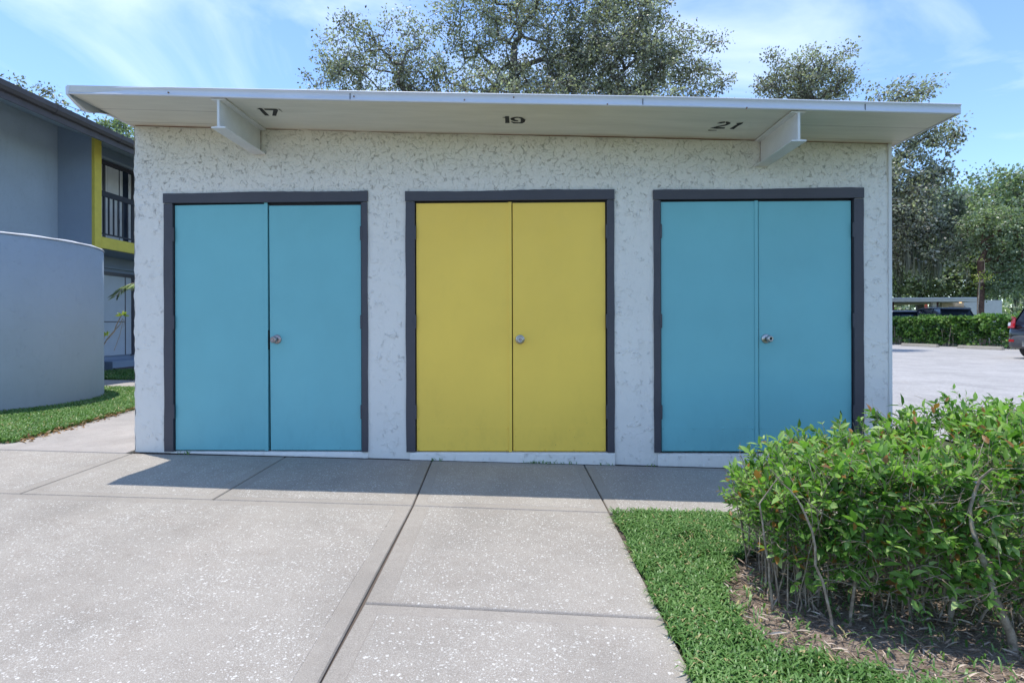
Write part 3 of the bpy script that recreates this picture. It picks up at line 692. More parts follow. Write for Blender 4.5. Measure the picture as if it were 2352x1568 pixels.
# I-beams carrying the overhang
for bx, zt_f in ((-2.198, 2.70), (1.912, 2.545)):
    zt_ = zs_(bx)-.001; h = .212; bm = BM(); ya, yb = YF+.022, .10; wb = .0085; fl = .052
    pts = [(-fl, 0), (fl, 0), (fl, .009), (wb, .013), (wb, h-.013), (fl, h-.009), (fl, h), (-fl, h), (-fl, h-.009), (-wb, h-.013), (-wb, .013), (-fl, .009)]
    # flanges and web of one rolled section
    va = [bm.verts.new((bx+x, ya, zt_-h+z)) for x, z in pts]; vb = [bm.verts.new((bx+x, yb, zt_-h+z)) for x, z in pts]
    for k in range(len(pts)): bm.faces.new([va[k], va[(k+1) % 12], vb[(k+1) % 12], vb[k]])
    bm.faces.new(va); bmesh.ops.recalc_face_normals(bm, faces=bm.faces)
    be = build('beam', bm, M_beam, bld)
    for sgn in (-1, 1):
        bm = BM(); rows = []
        for k in range(11):
            z0 = zt_-h+.01+(h-.02)*k/10; xx = bx+sgn*(wb+.0012); rows.append([bm.verts.new((xx, -(.010+.006*random.random()), z0)), bm.verts.new((xx, -.0045, z0))])
        for A, B in zip(rows, rows[1:]): bm.faces.new([A[0], A[1], B[1], B[0]])
        build('rust_streak', bm, M_rust, be)

# stencilled numbers on the soffit
def soffit_pt(px, py):
    d = ray(px, py); x = 0.
    z = 2.6
    for _ in range(6):
        t = (z-CAM[2])/d[2]; p = CAM+d*t; z = zs_(p[0])+.004
    return p
def glyph(px0, px1, py0, py1, polys, s=.0):
    pass
def paint(name, boxes, label):
    "boxes: list of polygons in photo pixels, laid onto the soffit just below its surface"
    bm = BM()
    for poly in boxes:
        top = [soffit_pt(*p) for p in poly]
        vs = [bm.verts.new((p[0], p[1], zs_(p[0])+.0015)) for p in top]; bm.faces.new(vs)
    bm.normal_update(); bmesh.ops.triangulate(bm, faces=bm.faces); bmesh.ops.recalc_face_normals(bm, faces=bm.faces)
    build(name, bm, M_stencil, sof, label=label)
def fp(x0, y0, k, L_): return [((x0+x/k)*.98, (y0+y/k)*.98) for x, y in L_]
k = 29.4
paint('stencil_number', [fp(590, 240, k, [(340, 455), (520, 380), (700, 395), (1230, 910), (920, 895), (740, 720), (520, 470)]),
                         fp(590, 240, k, [(830, 430), (1680, 440), (1820, 510), (1680, 920), (1410, 905), (1480, 540), (910, 515)]),
                         fp(590, 240, k, [(1820, 440), (1900, 450), (2130, 650), (2080, 640)])], 'black stencilled number 17')
k = 33.6
c9 = lambda a0, a1, rx, ry, cx, cy, n=14: [(cx+rx*math.cos(a0+(a1-a0)*i/n), cy+ry*math.sin(a0+(a1-a0)*i/n)) for i in range(n+1)]
def arc(a0, a1, ro, ri, cx, cy): return c9(a0, a1, *ro, cx, cy)+c9(a1, a0, *ri, cx, cy)
pi = math.pi
P9 = [arc(-pi*.47, -pi*1.10, (560, 170), (300, 95), 1450, 800), arc(pi*1.12, pi*.46, (560, 190), (230, 100), 1440, 790),
      [(1520, 640), (1800, 670), (2080, 850), (2000, 1040), (1820, 1140), (1540, 1150), (1500, 1060), (1680, 1050), (1690, 900), (1700, 780), (1640, 740), (1500, 715)],
      [(900, 1020), (1000, 985), (1280, 1050), (1500, 1060), (1520, 1150), (1150, 1145), (1020, 1075)]]
paint('stencil_number', [fp(1170, 255, k, [(230, 670), (475, 620), (480, 575), (770, 575), (820, 1110), (475, 1120), (475, 705)])]+[fp(1170, 255, k, q) for q in P9], 'black stencilled number 19')
k = 23.52
paint('stencil_number', [fp(1660, 270, k, [(470, 445), (650, 375), (920, 345), (940, 400), (700, 450)]),
                         fp(1660, 270, k, [(950, 410), (1010, 335), (1220, 395), (1220, 460), (1000, 560), (700, 620), (480, 650), (880, 665), (940, 670), (880, 735), (450, 740), (100, 705), (480, 600), (850, 530), (1010, 470)]),
                         fp(1660, 270, k, [(1530, 435), (1940, 390), (1860, 470), (1620, 600), (1400, 765), (1170, 740), (1600, 480)]),
                         fp(1660, 270, k, [(0, 800), (470, 810), (460, 840), (0, 850)])], 'black stencilled number 21')

# ================================================================== CURVED WALL
cw = empty('curved_wall', (-7.35, 2.40, gz(-7, 3)), 'tall curved blue grey stucco privacy wall with its sunlit top painted in as a white strip', 'wall')
def arcwall(r0, r1, z0, z1, name, mat, parent, rnd=0.):
    bm = BM(); rows = []; n = 60
    for k in range(n+1):
        t = R_(-150)+R_(290)*k/n; c_, s_ = math.cos(t), math.sin(t)
        zz = z1+.004*math.sin(k*1.9)
        rows.append([bm.verts.new((-7.35+r*c_, 2.40+r*s_, z)) for r, z in ((r0, z0), (r0, zz-rnd), (r0+rnd, zz), (r1-rnd, zz), (r1, zz-rnd), (r1, z0+(z1-z0)*.5), (r1, z0))])
    for A, B in zip(rows, rows[1:]):
        for k in range(6): bm.faces.new([A[k], A[k+1], B[k+1], B[k]])
    bm.faces.new(rows[0]); bm.faces.new(rows[-1][::-1]); bmesh.ops.recalc_face_normals(bm, faces=bm.faces)
    return build(name, bm, mat, parent, smooth=True)
arcwall(1.40, 1.60, -.1, 2.115, 'wall', M_curv, cw, .012); arcwall(1.392, 1.607, 2.112, 2.135, 'sunlit_top', M_suntop, cw, .012)  # thin added strip paints the sunlit top edge

# ================================================================== APARTMENT BUILDING (left)
ap = empty('apartment_building', (-9.5, 8, .1), 'two storey blue grey apartment building with a yellow edged balcony', 'building')
XF, XA, XD = -8.5, -9.25, -9.5        # balcony front, wall, door plane
Y0a, Y1a = 6.33, 6.50                 # wing wall
def bx(name, x0, x1, y0, y1, z0, z1, mat, parent=ap, bevel=0, label=None):
    bm = BM(); box(bm, x0, x1, y0, y1, z0, z1); return build(name, bm, mat, parent, bevel=bevel, label=label)
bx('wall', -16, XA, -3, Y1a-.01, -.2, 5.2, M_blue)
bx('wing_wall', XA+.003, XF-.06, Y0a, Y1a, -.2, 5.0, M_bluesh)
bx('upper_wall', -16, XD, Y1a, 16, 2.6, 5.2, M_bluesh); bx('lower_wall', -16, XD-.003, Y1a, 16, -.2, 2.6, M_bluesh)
ym = 9.75
bx('wing_wall', XD+.003, XF-.06, ym, ym+.16, -.2, 5.0, M_bluesh)
bx('yellow_column', XF-.06, XF, Y0a-.006, Y0a+.18, 2.60, 4.78, M_ypaint)
bx('yellow_beam', XF-.06, XF+.002, Y0a+.183, 13, 2.62, 2.845, M_ypaint)
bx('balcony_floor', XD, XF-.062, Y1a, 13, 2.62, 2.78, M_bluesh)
# railing
bm = BM(); box(bm, XF-.045, XF-.005, Y0a+.19, ym-.01, 3.67, 3.78); rl = build('railing', bm, M_rail, ap)
bm = BM(); box(bm, XF-.035, XF-.015, Y0a+.19, ym-.01, 2.90, 2.93); build('bottom_rail', bm, M_rail, rl)
y = Y0a+.27
while y < ym-.03:
    bm = BM(); box(bm, XF-.033, XF-.017, y-.016, y+.016, 2.93, 3.70); build('baluster', bm, M_rail, rl); y += .135
# sliding door with vertical blinds
sdr = bx('sliding_door', XD-.02, XD+.015, 6.9, 8.78, 2.80, 4.70, M_glass)
bm = BM()
for y_ in (6.9, 7.85, 8.78): box(bm, XD+.004, XD+.04, y_-.035, y_+.035, 2.80, 4.75)
box(bm, XD+.005, XD+.042, 6.86, 8.82, 4.70, 4.78); build('door_frame', bm, M_gutter, sdr)
bm = BM(); y = 6.94; kk = 0
while y < 8.68:
    if not (8.45 < y < 8.56): bm = BM(); box(bm, XD+.0155, XD+.0185, y, y+random.choice([.06, .088, .091, .091]), 2.84, 4.68); build('blind_slat', bm, M_blind, sdr)
    y += .095
bx('door_trim', XD+.003, XD+.06, 6.9, 9.4, 4.80, 4.86, M_blue)
# ground floor door
gd = bx('entrance_door', XD+.0, XD+.03, 7.6, 8.72, .38, 2.20, M_whitedoor)
bm = BM(); box(bm, XD+.003, XD+.06, 8.72, 8.84, .36, 2.28); box(bm, XD+.003, XD+.058, 7.5, 8.72, 2.20, 2.28); build('door_frame', bm, M_gutter, gd)
bm = BM(); box(bm, XD+.0305, XD+.034, 8.50, 8.53, .38, 2.2); box(bm, XD+.0305, XD+.034, 7.6, 8.50, 1.14, 1.16); build('door_groove', bm, M_gutter, gd)
bx('lintel', XD+.003, XD+.07, 7.4, 9.4, 2.36, 2.40, M_bluesh)
bx('door_step', XD+.005, XD+.55, 7.4, 13, -.1, .28, M_bluesh)
bx('base_course', XD+.56, XD+.60, 7.4, 13, -.1, .14, M_gutter)
# eaves: sloping soffit, fascia, gutter, shingled roof
XE = -7.88
def slope(name, x0, z0, x1, z1, y0, y1, th, mat):
    bm = BM(); hexa(bm, [(x0, y0, z0), (x1, y0, z1), (x1, y1, z1), (x0, y1, z0), (x0, y0, z0+th), (x1, y0, z1+th), (x1, y1, z1+th), (x0, y1, z0+th)])
    bmesh.ops.recalc_face_normals(bm, faces=bm.faces); return build(name, bm, mat, ap)
slope('soffit', XE-.03, 4.56, -9.6, 5.12, -4, 14, .03, M_blue)
rf = slope('roof', XE-.01, 4.70, -16, 7.4, -4.2, 14.2, .05, M_shingle)
bx('fascia', XE-.028, XE, -4.2, 14.2, 4.50, 4.67, M_gutter)
bm = BM(); prism(bm, [(XE+.003, -4.2, 4.60), (XE+.06, -4.2, 4.61), (XE+.095, -4.2, 4.66), (XE+.10, -4.2, 4.74), (XE+.09, -4.2, 4.74), (XE+.05, -4.2, 4.65), (XE+.003, -4.2, 4.64)], (0, 18.4, 0)); gt = build('gutter', bm, M_gutter, ap)
for y_ in (2.9, 4.6, 6.1, 8.4):
    bm = BM(); prism(bm, [(XE+.002, y_, 4.59), (XE+.064, y_, 4.60), (XE+.101, y_, 4.655), (XE+.106, y_, 4.75), (XE+.002, y_, 4.75)], (0, .05, 0)); build('gutter_bracket', bm, M_gutter, gt)

# ================================================================== FOLIAGE BUILDERS
def tubes(name, segs, mat, parent, n=5):
    "segs: (p0, p1, r0, r1)"
    S_ = np.array([(*a_, *b_, r0, r1) for a_, b_, r0, r1 in segs]); p0 = S_[:, :3]; p1 = S_[:, 3:6]; r0 = S_[:, 6:7]; r1 = S_[:, 7:8]
    d, s, u = rotfrom(p1-p0+1e-6, np.zeros(len(S_))); V = np.empty((len(S_), 2*n, 3))
    for i in range(n):
        c_, q_ = math.cos(2*pi*i/n), math.sin(2*pi*i/n); V[:, i] = p0+r0*(s*c_+u*q_)-d*r0*.3; V[:, n+i] = p1+r1*(s*c_+u*q_)+d*r1*.3
    b = (np.arange(len(S_))*2*n)[:, None, None]; q = np.array([(i, (i+1) % n, n+(i+1) % n, n+i) for i in range(n)])[None]
    return fast(name, V.reshape(-1, 3), (b+q).reshape(-1, 4), mat, parent, smooth=True)
def tree(kind, label, base, top, blobs, nat, mleaf, lsize, lmat, bmat=None, r0=.3, spread=.36, moss=0, group=None, twig=.03, lean=0., step=.7, flat=.75):
    base = np.array(base, float); top = np.array(top, float)
    ob = empty(kind, tuple(base), label, 'tree', group)
    nodes = [base+(top-base)*t+np.array([.12*math.sin(t*5+base[0]), .1*math.sin(t*4+base[1]), 0])*(1 if 0 < t < 1 else 0) for t in np.linspace(0, 1, 6)]
    par = [-1, 0, 1, 2, 3, 4]
    vol = np.array([b_[3]*b_[4]*b_[5] for b_ in blobs])**.8; vol /= vol.sum(); A = []
    for _ in range(nat):
        b_ = blobs[rng.choice(len(blobs), p=vol)]; v = rng.normal(size=3); v /= np.linalg.norm(v); v *= rng.uniform(.25, 1)**.45
        A.append(np.array(b_[:3])+v*np.array(b_[3:6]))
    A.sort(key=lambda p: np.linalg.norm(p-top)); A = np.array(A); leafnode = []
    NN = np.zeros((6+nat*6, 3)); NN[:6] = nodes; cost = np.zeros(6+nat*6); cost[:5] = 4; cnt = 6; lim = NN.shape[0]
    for p in A:
        dd = np.linalg.norm(NN[:cnt]-p, axis=1)+cost[:cnt]*.15+np.where(NN[:cnt, 2] > p[2]+.8, .8, 0); j = int(np.argmin(dd)); q0 = NN[j]; dist = np.linalg.norm(p-q0)
        k_ = min(5, max(1, int(dist/step))); prev = j
        for i in range(1, k_+1):
            if cnt >= lim: break
            t = i/k_; q = q0+(p-q0)*t+(rng.normal(size=3)*.12*dist/k_ if i < k_ else 0); q = q+np.array([0, 0, .10*dist*math.sin(pi*t)])
            NN[cnt] = q; par.append(prev); cost[cnt] = cost[prev]*0+min(8, 1.); prev = cnt; cnt += 1
        leafnode.append(prev)
    wgt = np.zeros(cnt)
    for j in leafnode:
        while j >= 0: wgt[j] += 1; j = par[j]
    rad = np.maximum(twig*.35, r0*.72*(wgt/wgt[0])**.55); segs = []
    for j in range(1, cnt):
        i = par[j]; segs.append((NN[i], NN[j], min(rad[i], rad[j]*1.5), rad[j]))
    segs[0] = (NN[0]-np.array([0, 0, .2]), NN[1], r0*1.5, rad[1])
    tubes('trunk', segs, bmat or M_bark, ob, 6)
    # leaf tufts
    C_ = NN[leafnode]; n = len(C_); m_ = int(mleaf*.72)
    cen = np.repeat(C_, m_, 0); off = rng.normal(size=cen.shape)*spread*.88*np.repeat(rng.uniform(.5, 1.25, n), m_)[:, None]*np.array([1, 1, flat]); P = cen+off
    D = off/np.linalg.norm(off, axis=1, keepdims=True)+rng.normal(size=off.shape)*.8; D[:, 2] -= .2
    c_ = np.clip(np.repeat(rng.normal(.5, .13, n), m_)+rng.normal(0, .2, len(P)), 0, 1)
    leaves('crown', P, D, lsize*1.32*rng.uniform(.55, 1.3, len(P)), lmat, ob, colr=c_, roll=rng.uniform(-1.6, 1.6, len(P)))
    if moss:
        zlow = np.argsort(C_[:, 2])[:int(len(C_)*.55)]
        for ii in rng.choice(zlow, moss, replace=False):
            Pm = C_[ii]+rng.normal(size=(16, 3))*np.array([.10, .10, .03]); Dm = np.tile(np.array([[0, 0, -1.]]), (16, 1))+rng.normal(size=(16, 3))*.06
            leaves('hanging_moss', Pm, Dm, rng.uniform(.5, 1.5, 16), M_moss, ob, width=.14)
    return ob
def blob(px, py, Z, rx, rz, ry=None):
    p = at(px, py, Z); return (p[0], p[1], p[2], rx, ry or rx*.9, rz)
GT = 'trees behind the storage building'
Z = 22
def gb(px, Z, dx=0): 
    p = at(px, 745, Z); return (p[0]+dx, p[1], gz(p[0], p[1]))
tree('oak_tree', 'live oak with an open airy crown, leftmost of the trees above the flat roof', gb(915, 22), at(915, 230, 22),
     [blob(815, 120, 22, 1.5, 1.2), blob(755, 180, 22, .9, .7), blob(930, 75, 22, .9, .85), blob(870, 180, 22, 1.8, .9), blob(955, 150, 22, 1.0, 1.2), blob(800, 60, 22, .5, .35), blob(880, 330, 22, 3.4, 1.6), blob(725, 165, 22, .4, .3)],
     420, 75, .085, M_oak, r0=.24, group=GT, spread=.24)
tree('oak_tree', 'tallest live oak, its broad grey green crown cut off by the top of the photo', gb(1185, 24), at(1180, 150, 24),
     [blob(1100, 50, 24, 1.9, 1.6), blob(1025, 45, 24, 1.0, .7), blob(1170, -60, 24, 3, 1.6), blob(1200, 110, 24, 2.6, 1.7), blob(1065, 165, 24, 1.6, 1.1), blob(1300, 20, 24, 2.2, 2), blob(1010, 130, 24, .7, .5), blob(1180, 300, 24, 5, 2.0), blob(1270, 160, 24, 2, 1.2), blob(1390, -70, 24, 2, 1.2)],
     900, 80, .09, M_oak, r0=.34, group=GT, spread=.25)
tree('oak_tree', 'live oak with long sprays of leaves reaching to the right of the tallest tree', gb(1480, 23), at(1470, 240, 23),
     [blob(1400, 50, 23, 2.2, 1.5), blob(1440, 150, 23, 2.6, 1.3), blob(1560, 120, 23, 1.3, .9), blob(1640, 92, 23, .7, .35), blob(1665, 185, 23, .7, .3), blob(1340, 165, 23, 1.6, 1.1), blob(1490, 30, 23, 1.2, .8), blob(1600, 185, 23, 1.3, .7), blob(1480, 320, 23, 4, 1.6), blob(1440, 10, 23, 1.4, .8), blob(1420, 150, 25, 2.6, 1.3)],
     820, 82, .09, M_oak, r0=.3, group=GT, spread=.24)
tree('oak_tree', 'small airy oak showing above the roof beside the number 21 side', gb(1860, 23), at(1850, 260, 23),
     [blob(1815, 185, 23, 1.2, .8), blob(1865, 150, 23, 1.0, .6), blob(1935, 200, 23, .8, .5), blob(1775, 135, 23, .35, .25), blob(1930, 122, 23, .65, .16), blob(1880, 195, 23, 1.3, .8), blob(1860, 330, 23, 2.2, 1.3), blob(1765, 200, 23, .5, .4)],
     360, 70, .085, M_oak, r0=.2, group=GT, spread=.21)
tree('oak_tree', 'mossy oak rising beside the right end of the storage building', gb(1990, 31), at(2030, 480, 31),
     [blob(2085, 212, 30, 1.7, .42), blob(2050, 230, 30, 1.0, .5), blob(2145, 305, 30, 1.5, .5), blob(2185, 335, 30, .6, .35), blob(2085, 400, 30, 1.6, 1.4), blob(2150, 410, 30, 1.1, .6), blob(2080, 480, 30, 1.7, 1.6), blob(2140, 480, 30, 1.5, 1.5), blob(2060, 330, 30, 1.2, .8), blob(2110, 560, 30, 2.4, 1.6), blob(2000, 480, 30, 3, 3)],
     620, 70, .13, M_oak, r0=.36, group=GT, spread=.33, moss=46)
GR = 'trees along the parking lot'
tree('oak_tree', 'dense dark green oak behind the left part of the carport', gb(2110, 46), at(2110, 600, 46),
     [blob(2100, 600, 46, 4, 3), blob(2180, 560, 46, 4, 3.5), blob(2130, 650, 44, 3.5, 1.3), blob(2070, 640, 44, 3.5, 1.5), blob(2210, 655, 44, 3.5, 1.2), blob(2060, 560, 46, 4, 4), blob(2150, 480, 46, 3, 2.4), blob(2000, 560, 46, 5, 4)],
     520, 56, .21, M_oakg, r0=.4, group=GR, spread=.5, moss=30, step=1.2)
tree('oak_tree', 'leafy oak with a knobbly top between the carport and the sky', gb(2240, 44), at(2230, 600, 44),
     [blob(2265, 415, 44, 1.2, 1.2), blob(2250, 470, 44, 2.6, 1.8), blob(2190, 470, 44, 2.0, 1.4), blob(2220, 540, 44, 3.6, 3), blob(2300, 560, 44, 3.2, 3), blob(2200, 630, 44, 3.4, 2.2), blob(2290, 460, 44, 1.6, 1.4)],
     480, 56, .20, M_oakg, r0=.4, group=GR, spread=.46, moss=20, step=1.2)
tree('oak_tree', 'tall green oak at the right edge of the photo', gb(2365, 38), at(2362, 580, 38),
     [blob(2335, 415, 38, 1.5, .9), blob(2375, 430, 38, 2, 1.6), blob(2345, 500, 38, 2.4, 2.2), blob(2400, 520, 38, 3, 3), blob(2320, 580, 38, 1.8, 1.8), blob(2340, 640, 38, 1.8, 1.4)],
     430, 56, .18, M_oakg, r0=.33, group=GR, spread=.4, moss=16, step=1.)
tree('myrtle_tree', 'bright green small tree with a reddish trunk growing right behind the clipped hedge', gb(2259, 27.5), at(2252, 600, 27.5),
     [blob(2310, 560, 27.5, 1.3, 1.1), blob(2290, 510, 27.5, 1.0, .7), blob(2335, 610, 27.5, 1.2, 1.2), blob(2300, 650, 27.5, .9, .6), blob(2240, 520, 27.5, .7, .5), blob(2345, 530, 27.5, 1.0, .8)],
     380, 60, .105, M_oakg, M_barkr, r0=.20, group=GR, spread=.24, step=.5)
lt = tree('sapling_tree', 'spindly sapling with yellow green tufts against the reddish trunk', gb(2248, 26.5), at(2250, 650, 26.5),
     [blob(2250, 645, 26.5, .3, .35), blob(2238, 660, 26.5, .22, .2), blob(2262, 630, 26.5, .35, .3), blob(2245, 600, 26.5, .3, .3)],
     26, 14, .06, M_lime, M_twig, r0=.04, group=GR, spread=.12, step=.3, twig=.02)
tree('oak_tree', 'tree behind the blue apartment roof with sprays of leaves over its ridge', gb(120, 24), at(110, 330, 24),
     [blob(60, 205, 24, 1.0, .25), blob(105, 222, 24, .7, .25), blob(25, 200, 24, .5, .2), blob(80, 260, 24, 2, .6), blob(60, 330, 24, 3, 1)],
     150, 60, .10, M_oak, r0=.22, spread=.2, group='trees on the left')
tree('oak_tree', 'small dark crown peeking between the apartment gutter and the storage roof', gb(280, 20), at(280, 360, 20),
     [blob(262, 290, 20, .5, .35), blob(290, 300, 20, .5, .35), blob(310, 350, 20, 1.4, .6)],
     110, 60, .085, M_oakg, r0=.16, spread=.18, group='trees on the left')
# far tree belt so no bare horizon shows
P = []; 
for _ in range(26000):
    x = random.uniform(-60, 110); y = 62+random.uniform(0, 14); h_ = 5+2.5*math.sin(x*.21)+1.5*math.sin(x*.53+1)
    P.append((x, y, random.random()**.8*h_))
P = np.array(P); o = leaves('far_woodland', P, rng.normal(size=P.shape), rng.uniform(.5, 1.1, len(P)), M_oakg); tag(o, 'distant band of dark green woodland behind the parking lot', 'woodland', kind='stuff')

# ================================================================== FAR HEDGE, STOPS, CARPORT, CARS
hd = np.array([.2, -.98]); hd /= np.linalg.norm(hd); hp = np.array([19.45, 20.2]); hn = np.array([hd[1], -hd[0]])   # hedge line; hn points to the camera side
hg = empty('clipped_hedge', (hp[0], hp[1], .02), 'long clipped boxy green hedge along the far side of the parking lot', 'hedge')
def hpt(s, o_, z): return np.array([hp[0]+hd[0]*s+hn[0]*o_, hp[1]+hd[1]*s+hn[1]*o_, z])
n = 56000; s = rng.uniform(-16, 9, n); face = rng.uniform(0, 1, n)
oo = np.where(face < .5, .50-np.abs(rng.normal(0, .16, n)), rng.uniform(-.5, .5, n)); z = np.where(face < .5, rng.uniform(.12, 1.28, n), 1.28-np.abs(rng.normal(0, .08, n)))
bump_ = .07*np.sin(s*2.1)+.08*np.sin(s*4.3+z*4)+.05*np.sin(s*9.1-z*7)
oo += bump_*(face < .5); z += bump_*.5*(face >= .5)
thin = (z < .40) & (np.sin(s*1.7+.6)+np.sin(s*.9) > .2) & (rng.uniform(0, 1, n) < .75); keep = ~thin; s, oo, z = s[keep], oo[keep], z[keep]
P = np.column_stack([hp[0]+hd[0]*s+hn[0]*oo, hp[1]+hd[1]*s+hn[1]*oo, z+.02]); D = rng.normal(size=P.shape)+np.array([-.5, -.3, .5])
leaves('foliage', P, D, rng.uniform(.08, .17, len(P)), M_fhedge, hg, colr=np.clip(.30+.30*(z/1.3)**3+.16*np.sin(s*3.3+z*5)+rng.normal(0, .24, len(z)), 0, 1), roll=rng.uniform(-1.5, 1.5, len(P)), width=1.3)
sg = []
for _ in range(420):
    s_ = random.uniform(-16, 9); o_ = random.uniform(-.3, .42); a_ = hpt(s_, o_, -.02); b_ = hpt(s_+random.gauss(0, .12), o_+random.gauss(0, .08), random.uniform(.7, 1.1)); sg.append((a_, b_, random.uniform(.012, .03), .008))
tubes('stems', sg, M_twig, hg, 5)
# wheel stops
def stop(s0, label):
    q = hpt(s0, 1.55, 0); o = empty('wheel_stop', (q[0], q[1], gz(q[0], q[1])), label, 'wheel stop', 'concrete wheel stops along the hedge')
    bm = BM(); M_ = Matrix.Translation((q[0], q[1], gz(q[0], q[1])-.004)) @ Matrix.Rotation(math.atan2(hd[1], hd[0]), 4, 'Z')
    P_ = [(-.92, -.09, 0), (.92, -.09, 0), (.92, .09, 0), (-.92, .09, 0), (-.88, -.055, .125), (.88, -.055, .125), (.88, .055, .125), (-.88, .055, .125)]
    hexa(bm, [M_@Vector(p) for p in P_]); bmesh.ops.recalc_face_normals(bm, faces=bm.faces); b_ = build('stop_block', bm, M_stop, o, bevel=.015)
    for x in (-.6, .6):
        bm = BM(); cyl(bm, M_@Vector((x, 0, .120)), M_@Vector((x, 0, .131)), .018); build('anchor_bolt', bm, M_gutter, o)
stop(-1.35, 'pale concrete wheel stop in full view, centre of the three along the hedge'); stop(1.4, 'pale concrete wheel stop whose end reaches the black vehicle'); stop(-4.1, 'wheel stop cut off by the corner of the storage building')

def car(kind, label, loc, ang, body, L_=4.5, W_=1.84, H_=1.70, rise=.0, glassy=True):
    "x runs rear to front"
    o = empty(kind, (loc[0], loc[1], loc[2]), label, 'car')
    M_ = Matrix.Translation(loc) @ Matrix.Rotation(ang, 4, 'Z'); hw = W_/2; belt = .98+rise
    # body: rounded stations
    St = [(0.0, .80, .46, .80), (.05, .93, .36, belt-.10), (.14, .99, .30, belt), (.6, 1., .26, belt), (1.4, 1., .24, belt-.01), (2.6, 1., .24, belt-.03), (3.35, 1., .25, belt-.06), (3.9, .98, .27, belt-.12), (4.28, .92, .30, belt-.22), (4.46, .78, .38, belt-.36)]
    bm = BM(); rings = []
    for x, wf, zb_, zt_ in St:
        w_ = hw*wf; x = x*L_/4.5; zm = (zb_+zt_)/2
        half = [(0, zb_), (w_*.80, zb_), (w_*.95, zb_+.06), (w_*1.0, zm-.1), (w_*1.0, zm+.10), (w_*.965, zt_-.06), (w_*.90, zt_), (0, zt_+.015)]
        ring = [(x, y_, z_) for y_, z_ in half]+[(x, -y_, z_) for y_, z_ in half[-2:0:-1]]
        rings.append([bm.verts.new(M_@Vector(p)) for p in ring])
    for A, B in zip(rings, rings[1:]):
        for k_ in range(len(A)): bm.faces.new([A[k_], A[(k_+1) % len(A)], B[(k_+1) % len(A)], B[k_]])
    bm.faces.new(rings[0]); bm.faces.new(rings[-1][::-1]); bmesh.ops.recalc_face_normals(bm, faces=bm.faces)
    bd = build('body', bm, body, o, smooth=True)
    # cabin: glass block, roof, pillars
    s_ = L_/4.5
    bot = [(.16*s_, hw*.90), (3.25*s_, hw*.90)]; top = [(.52*s_, hw*.70), (2.35*s_, hw*.70)]; zt_ = H_-.05
    bm = BM(); hexa(bm, [M_@Vector(p) for p in ((bot[0][0], -bot[0][1], belt-.03), (bot[1][0], -bot[1][1], belt-.05), (bot[1][0], bot[1][1], belt-.05), (bot[0][0], bot[0][1], belt-.03),
                      (top[0][0], -top[0][1], zt_), (top[1][0], -top[1][1], zt_), (top[1][0], top[1][1], zt_), (top[0][0], top[0][1], zt_))]); bmesh.ops.recalc_face_normals(bm, faces=bm.faces)
    build('windows', bm, M_glass, o, bevel=.03)
    bm = BM(); rr = []
    for x, wf, zz in ((.30, .70, H_-.095), (.42, .76, H_-.045), (.9, .78, H_), (1.8, .78, H_), (2.35, .74, H_-.035), (2.50, .70, H_-.075)):
        x *= s_; rr.append([bm.verts.new(M_@Vector(p)) for p in ((x, -hw*wf, zz-.05), (x, -hw*wf*.97, zz-.012), (x, -hw*wf*.7, zz), (x, hw*wf*.7, zz), (x, hw*wf*.97, zz-.012), (x, hw*wf, zz-.05))])
    for A, B in zip(rr, rr[1:]):
        for k_ in range(5): bm.faces.new([A[k_], A[k_+1], B[k_+1], B[k_]])
        bm.faces.new([A[5], A[0], B[0], B[5]])
    bm.faces.new(rr[0]); bm.faces.new(rr[-1][::-1]); bmesh.ops.recalc_face_normals(bm, faces=bm.faces); rfc = build('roof', bm, body, o, smooth=True)
    for sg_ in (-1, 1):
        for xb_, xt_, w1, w2 in ((.14, .50, .34, .20), (1.12, 1.10, .07, .06), (2.02, 1.92, .07, .06), (3.18, 2.30, .10, .09)):
            bm = BM(); yb_, yt_ = sg_*hw*.905, sg_*hw*.712
            P_ = [(xb_*s_, yb_, belt-.03), ((xb_+w1)*s_, yb_, belt-.03), ((xt_+w2)*s_, yt_, zt_-.01), (xt_*s_, yt_, zt_-.01)]
            prism(bm, [M_@Vector(p) for p in P_], M_.to_3x3()@Vector((0, sg_*.012, .004))); build('pillar', bm, body, o)
        bm = BM(); y_ = sg_*hw*.63
        for a_, b_ in (((.7, H_-.0), (.75, H_+.045)), ((.75, H_+.045), (2.0, H_+.045)), ((2.0, H_+.045), (2.06, H_-.01))): cyl(bm, M_@Vector((a_[0]*s_, y_, a_[1])), M_@Vector((b_[0]*s_, y_, b_[1])), .016, n=6)
        build('roof_rail', bm, M_gutter, rfc)
        for xw in (.82*s_, 3.62*s_):
            bm = BM(); lathe(bm, M_@Vector((xw, sg_*(hw-.21), .335)), M_.to_3x3()@Vector((0, sg_, 0)), [(.0, 0), (.22, 0), (.33, .01), (.345, .04), (.345, .17), (.33, .205), (.24, .215)], 28); wh = build('wheel', bm, M_tyre, o, smooth=True)
            bm = BM(); lathe(bm, M_@Vector((xw, sg_*(hw-.21), .335)), M_.to_3x3()@Vector((0, sg_, 0)), [(.24, .213), (.235, .19), (.08, .195), (.05, .215), (0, .216)], 20); build('rim', bm, M_chrome, wh, smooth=True)
        # tail lamp wrapping the corner
        bm = BM(); P_ = [(.035, sg_*hw*.72, .90), (.11, sg_*hw*.985, .90), (.30, sg_*hw*1.008, .98), (.28, sg_*hw*.985, 1.16), (.14, sg_*hw*.90, 1.24), (.085, sg_*hw*.72, 1.20)]
        prism(bm, [M_@Vector((x*s_-.0, y, z_+rise)) for x, y, z_ in P_], M_.to_3x3()@Vector((-.035, 0, 0))); tl = build('tail_light', bm, M_red, o)
